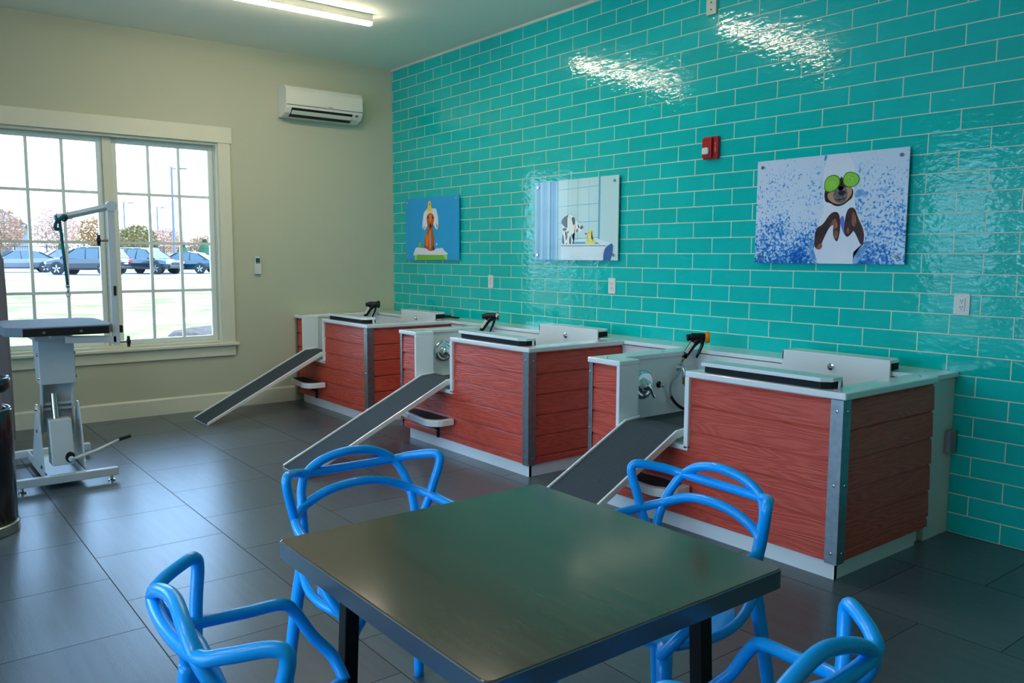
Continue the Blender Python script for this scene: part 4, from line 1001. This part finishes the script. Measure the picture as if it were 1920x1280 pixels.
make_car('dark green sedan mostly hidden behind the dark grey suv', '2C3C3C', False, -59, 6.4, -80, .95)
make_car('white car at the right edge of the window view', 'C8CCCC', False, -54, 16.3, -120, .93)

def lamp_post(x, y, h, label, arm=1):
    t = thing('street_lamp', label, 'street lamp', (x, y, gz(x)), 0, 'lamp posts beyond the parking lot')
    m = mat('lamp_post_paint', '54585C', .6)
    bm = B(); cyl(bm, (0, 0, 0), (0, 0, h), .11, 12, r2=.09); obj('pole', bm, m, t)
    bm = B(); box(bm, (-.05, 0, h - .2), (.05, .75, h - .1)); box(bm, (-.18, .55, h - .16), (.18, 1.15, h - .04)); obj('lamp_head', bm, m, t, bevel=.02)
lamp_post(-60, 14.75, 7.9, 'tall street lamp seen in the right half of the window')
lamp_post(-100, 20.4, 7.0, 'distant thin lamp post left of the tall one in the window'); lamp_post(-100, 24.2, 6.6, 'distant lamp post near the centre of the right sash')
# fence
t = thing('metal_fence', 'black metal picket fence behind the parked cars', 'fence', (-66, 10, gz(-66)))
FM = mat('fence_black', '24282A', .6)
for k in range(14):
    bm = B(); cyl(bm, (0, -12 + k * 2.2, 0), (0, -12 + k * 2.2, 1.75), .05, 6); obj('fence_post', bm, FM, t)
bm = B(); box(bm, (-.02, -12, 1.55), (.02, 18, 1.6)); box(bm, (-.02, -12, .2), (.02, 18, .25))
for k in range(180): box(bm, (-.008, -12 + k * .166, .15), (.008, -11.984 + k * .166, 1.68))
obj('fence_panel', bm, FM, t)
# trees
def tree(x, y, h, rw, label, leafcol, bark='7C685C', n=900, sparse=1.0, seed=1, name='bare_tree', cat='tree'):
    rr = random.Random(seed); t = thing(name, label, cat, (x, y, gz(x)), 0, 'trees beyond the parking lot')
    bm = B(); tube(bm, [(0, 0, 0), (.1, .05, h * .35), (0, .1, h * .7)], lambda q: .16 * (1 - .7 * q), 7)
    for k in range(16):
        a = rr.uniform(0, 2 * PI); z0 = h * rr.uniform(.22, .65); l_ = rw * rr.uniform(.5, 1.0); up_ = rr.uniform(.3, 1.0)
        p = [Vector((0, 0, z0))]; d = Vector((math.cos(a), math.sin(a), up_)).normalized()
        for j in range(4): p.append(p[-1] + d * l_ / 3.2 + Vector((rr.uniform(-.1, .1), rr.uniform(-.1, .1), .06)))
        tube(bm, p, lambda q: .05 * (1 - .8 * q), 5)
        for j in (2, 3):
            b0 = p[j]; a2 = a + rr.uniform(-1, 1); tube(bm, [b0, b0 + Vector((math.cos(a2), math.sin(a2), rr.uniform(.2, 1))) * l_ * .35], lambda q: .022 * (1 - .6 * q), 4)
    obj('trunk', bm, mat('bark', bark, .9), t)
    bm = B()
    for k in range(int(n * sparse)):
        while True:
            u = Vector((rr.uniform(-1, 1), rr.uniform(-1, 1), rr.uniform(-1, 1)))
            if .25 < u.length < 1: break
        c = Vector((u.x * rw, u.y * rw, h * .62 + u.z * h * .40)); s = rr.uniform(.05, .13)
        d1 = Vector((rr.uniform(-1, 1), rr.uniform(-1, 1), rr.uniform(-1, 1))).normalized(); d2 = d1.orthogonal().normalized()
        bm.faces.new([bm.verts.new(c + q) for q in (d1 * s, d2 * s, -d1 * s, -d2 * s)])
    o = obj('foliage', bm, mat('foliage', leafcol, .9), t)
def evergreen(x, y, h, rw, label, seed=2):
    rr = random.Random(seed); t = thing('evergreen_tree', label, 'tree', (x, y, gz(x)), 0, 'trees beyond the parking lot')
    bm = B(); cyl(bm, (0, 0, 0), (0, 0, h * .3), .1, 8); obj('trunk', bm, mat('bark', '6A5548', .9), t)
    bm = B(); lathe(bm, [(rw * .9, h * .08), (rw, h * .2), (rw * .7, h * .5), (rw * .4, h * .8), (0, h * .98)], 16)
    for k in range(1400):
        f = rr.uniform(0.05, .97); a = rr.uniform(0, 2 * PI); rad = rw * (1 - f * .92) * rr.uniform(.85, 1.12); c = Vector((math.cos(a) * rad, math.sin(a) * rad, f * h + .1)); s = rr.uniform(.05, .11)
        d1 = Vector((math.cos(a), math.sin(a), -.4)).normalized(); d2 = Vector((-math.sin(a), math.cos(a), 0))
        bm.faces.new([bm.verts.new(c + q) for q in (d1 * s * 1.6, d2 * s * .6, -d1 * s, -d2 * s * .6)])
    obj('foliage', bm, mat('evergreen_foliage', '1E4A2C', .9), t)
TR = [(-72, 1.2, 4.4, 1.9, '94684C', 'leafless pinkish tree at the far left of the window'), (-80, 5.2, 5.0, 2.1, 'A88470', 'pale bare tree above the grey sedan'),
      (-73, 8.6, 4.9, 1.9, 'C4A294', 'pale blossoming tree in the middle of the left sash'), (-80, 13.3, 4.4, 2.2, '90683C', 'tan budding tree behind the grooming arm'),
      (-74, 15.4, 3.6, 1.8, '7E6E42', 'olive budding tree beside the centre mullion'), (-84, 20.4, 3.6, 2.2, 'B89484', 'pale blossoming tree just right of the centre mullion'),
      (-88, 26.2, 2.9, 2.3, 'A0785C', 'low tan tree in front of the flat-roofed building'), (-90, 31.8, 2.6, 2.2, '8E5A3C', 'low rusty tree at the right end of the window view')]
for k, (x, y, h, rw, c, lab) in enumerate(TR): tree(x, y, h, rw, lab, c, n=2300, seed=k + 3)
tree(-24.0, 6.6, 5.0, 1.1, 'slender young tree with few leaves at the upper right pane', 'B8927A', n=90, seed=33, name='young_tree')
evergreen(-69.2, 8.5, 2.7, .6, 'narrow dark evergreen behind the dark grey suv', 5); evergreen(-70, 18.3, 2.0, .85, 'blue-green conifer above the rightmost teal sedan', 6)
evergreen(-70, 20.3, 2.4, 1.0, 'blue-green conifer at the right edge of the window view', 7); evergreen(-70, 16.0, 1.8, .6, 'small green conifer left of the tall street lamp', 8)
# hedge / dry grass strip behind fence
rr = random.Random(9); bm = B()
for k in range(5000):
    c = Vector((rr.uniform(-67.9, -66.6), rr.uniform(-6, 30), 0)); c.z = gz(c.x) + rr.uniform(.05, .75); s = rr.uniform(.06, .14); a = rr.uniform(0, PI)
    d1 = Vector((math.cos(a), math.sin(a), rr.uniform(-.3, .3))); d2 = Vector((0, 0, 1))
    bm.faces.new([bm.verts.new(c + q) for q in (d1 * s, d2 * s, -d1 * s, -d2 * s)])
tag(obj('low_hedge', bm, mat('dry_hedge', '84803A', .95, var=(.6, '966E44'))), 'low yellow-green hedge behind the black fence', 'hedge', kind='stuff')
# houses
t = thing('gabled_house', 'grey gabled house at the far left beyond the trees', 'house', (-98, 6.6, gz(-98)))
HG = mat('grey_clapboard', '6A6C70', .9); 
bm = B(); prism(bm, [(-5, 0), (3, 0), (3, 3.6), (-.6, 5.9), (-5, 4.2)], 0, -5, 3); obj('wall', bm, HG, t)
bm = B(); prism(bm, [(3.3, 3.35), (3.3, 3.6), (-.6, 6.15), (-5.2, 4.4), (-5.2, 4.15), (-.6, 5.88)], 0, -5.2, 3.3); obj('roof', bm, mat('slate_roof', '4C4E54', .9), t)
for (a, b_) in ((.2, 1.8), (-2.6, 1.8), (.2, .2)):
    bm = B(); box(bm, (2.98, a, b_), (3.06, a + 1.3, b_ + 1.3)); f_ = obj('house_window', bm, M_['trim'], t)
    bm = B(); box(bm, (3.05, a + .1, b_ + .1), (3.08, a + 1.2, b_ + 1.2)); obj('pane', bm, CG, f_)
t = thing('flat_roofed_building', 'long pale flat-roofed building beyond the trees in the right sash', 'building', (-112, 24, gz(-112)))
bm = B(); box(bm, (-6, .5, 0), (2, 6.4, 4.1)); obj('wall', bm, mat('pale_render', '9C9894', .9), t)
bm = B(); box(bm, (-6, -1.7, 0), (2.2, .5, 3.9)); obj('wing_wall', bm, mat('grey_render', '6C7074', .9), t)
for k in range(4):
    bm = B(); box(bm, (1.98, 1.0 + k * 1.35, 2.5), (2.05, 1.45 + k * 1.35, 3.2)); obj('building_window', bm, CG, t)
# building's own outside face below the window is the left wall; roof overhang
bm = B(); box(bm, (-.9, YE - .9, H + .2), (XE + .9, .9, H + .35)); struct('roof', bm, M_['casing'])
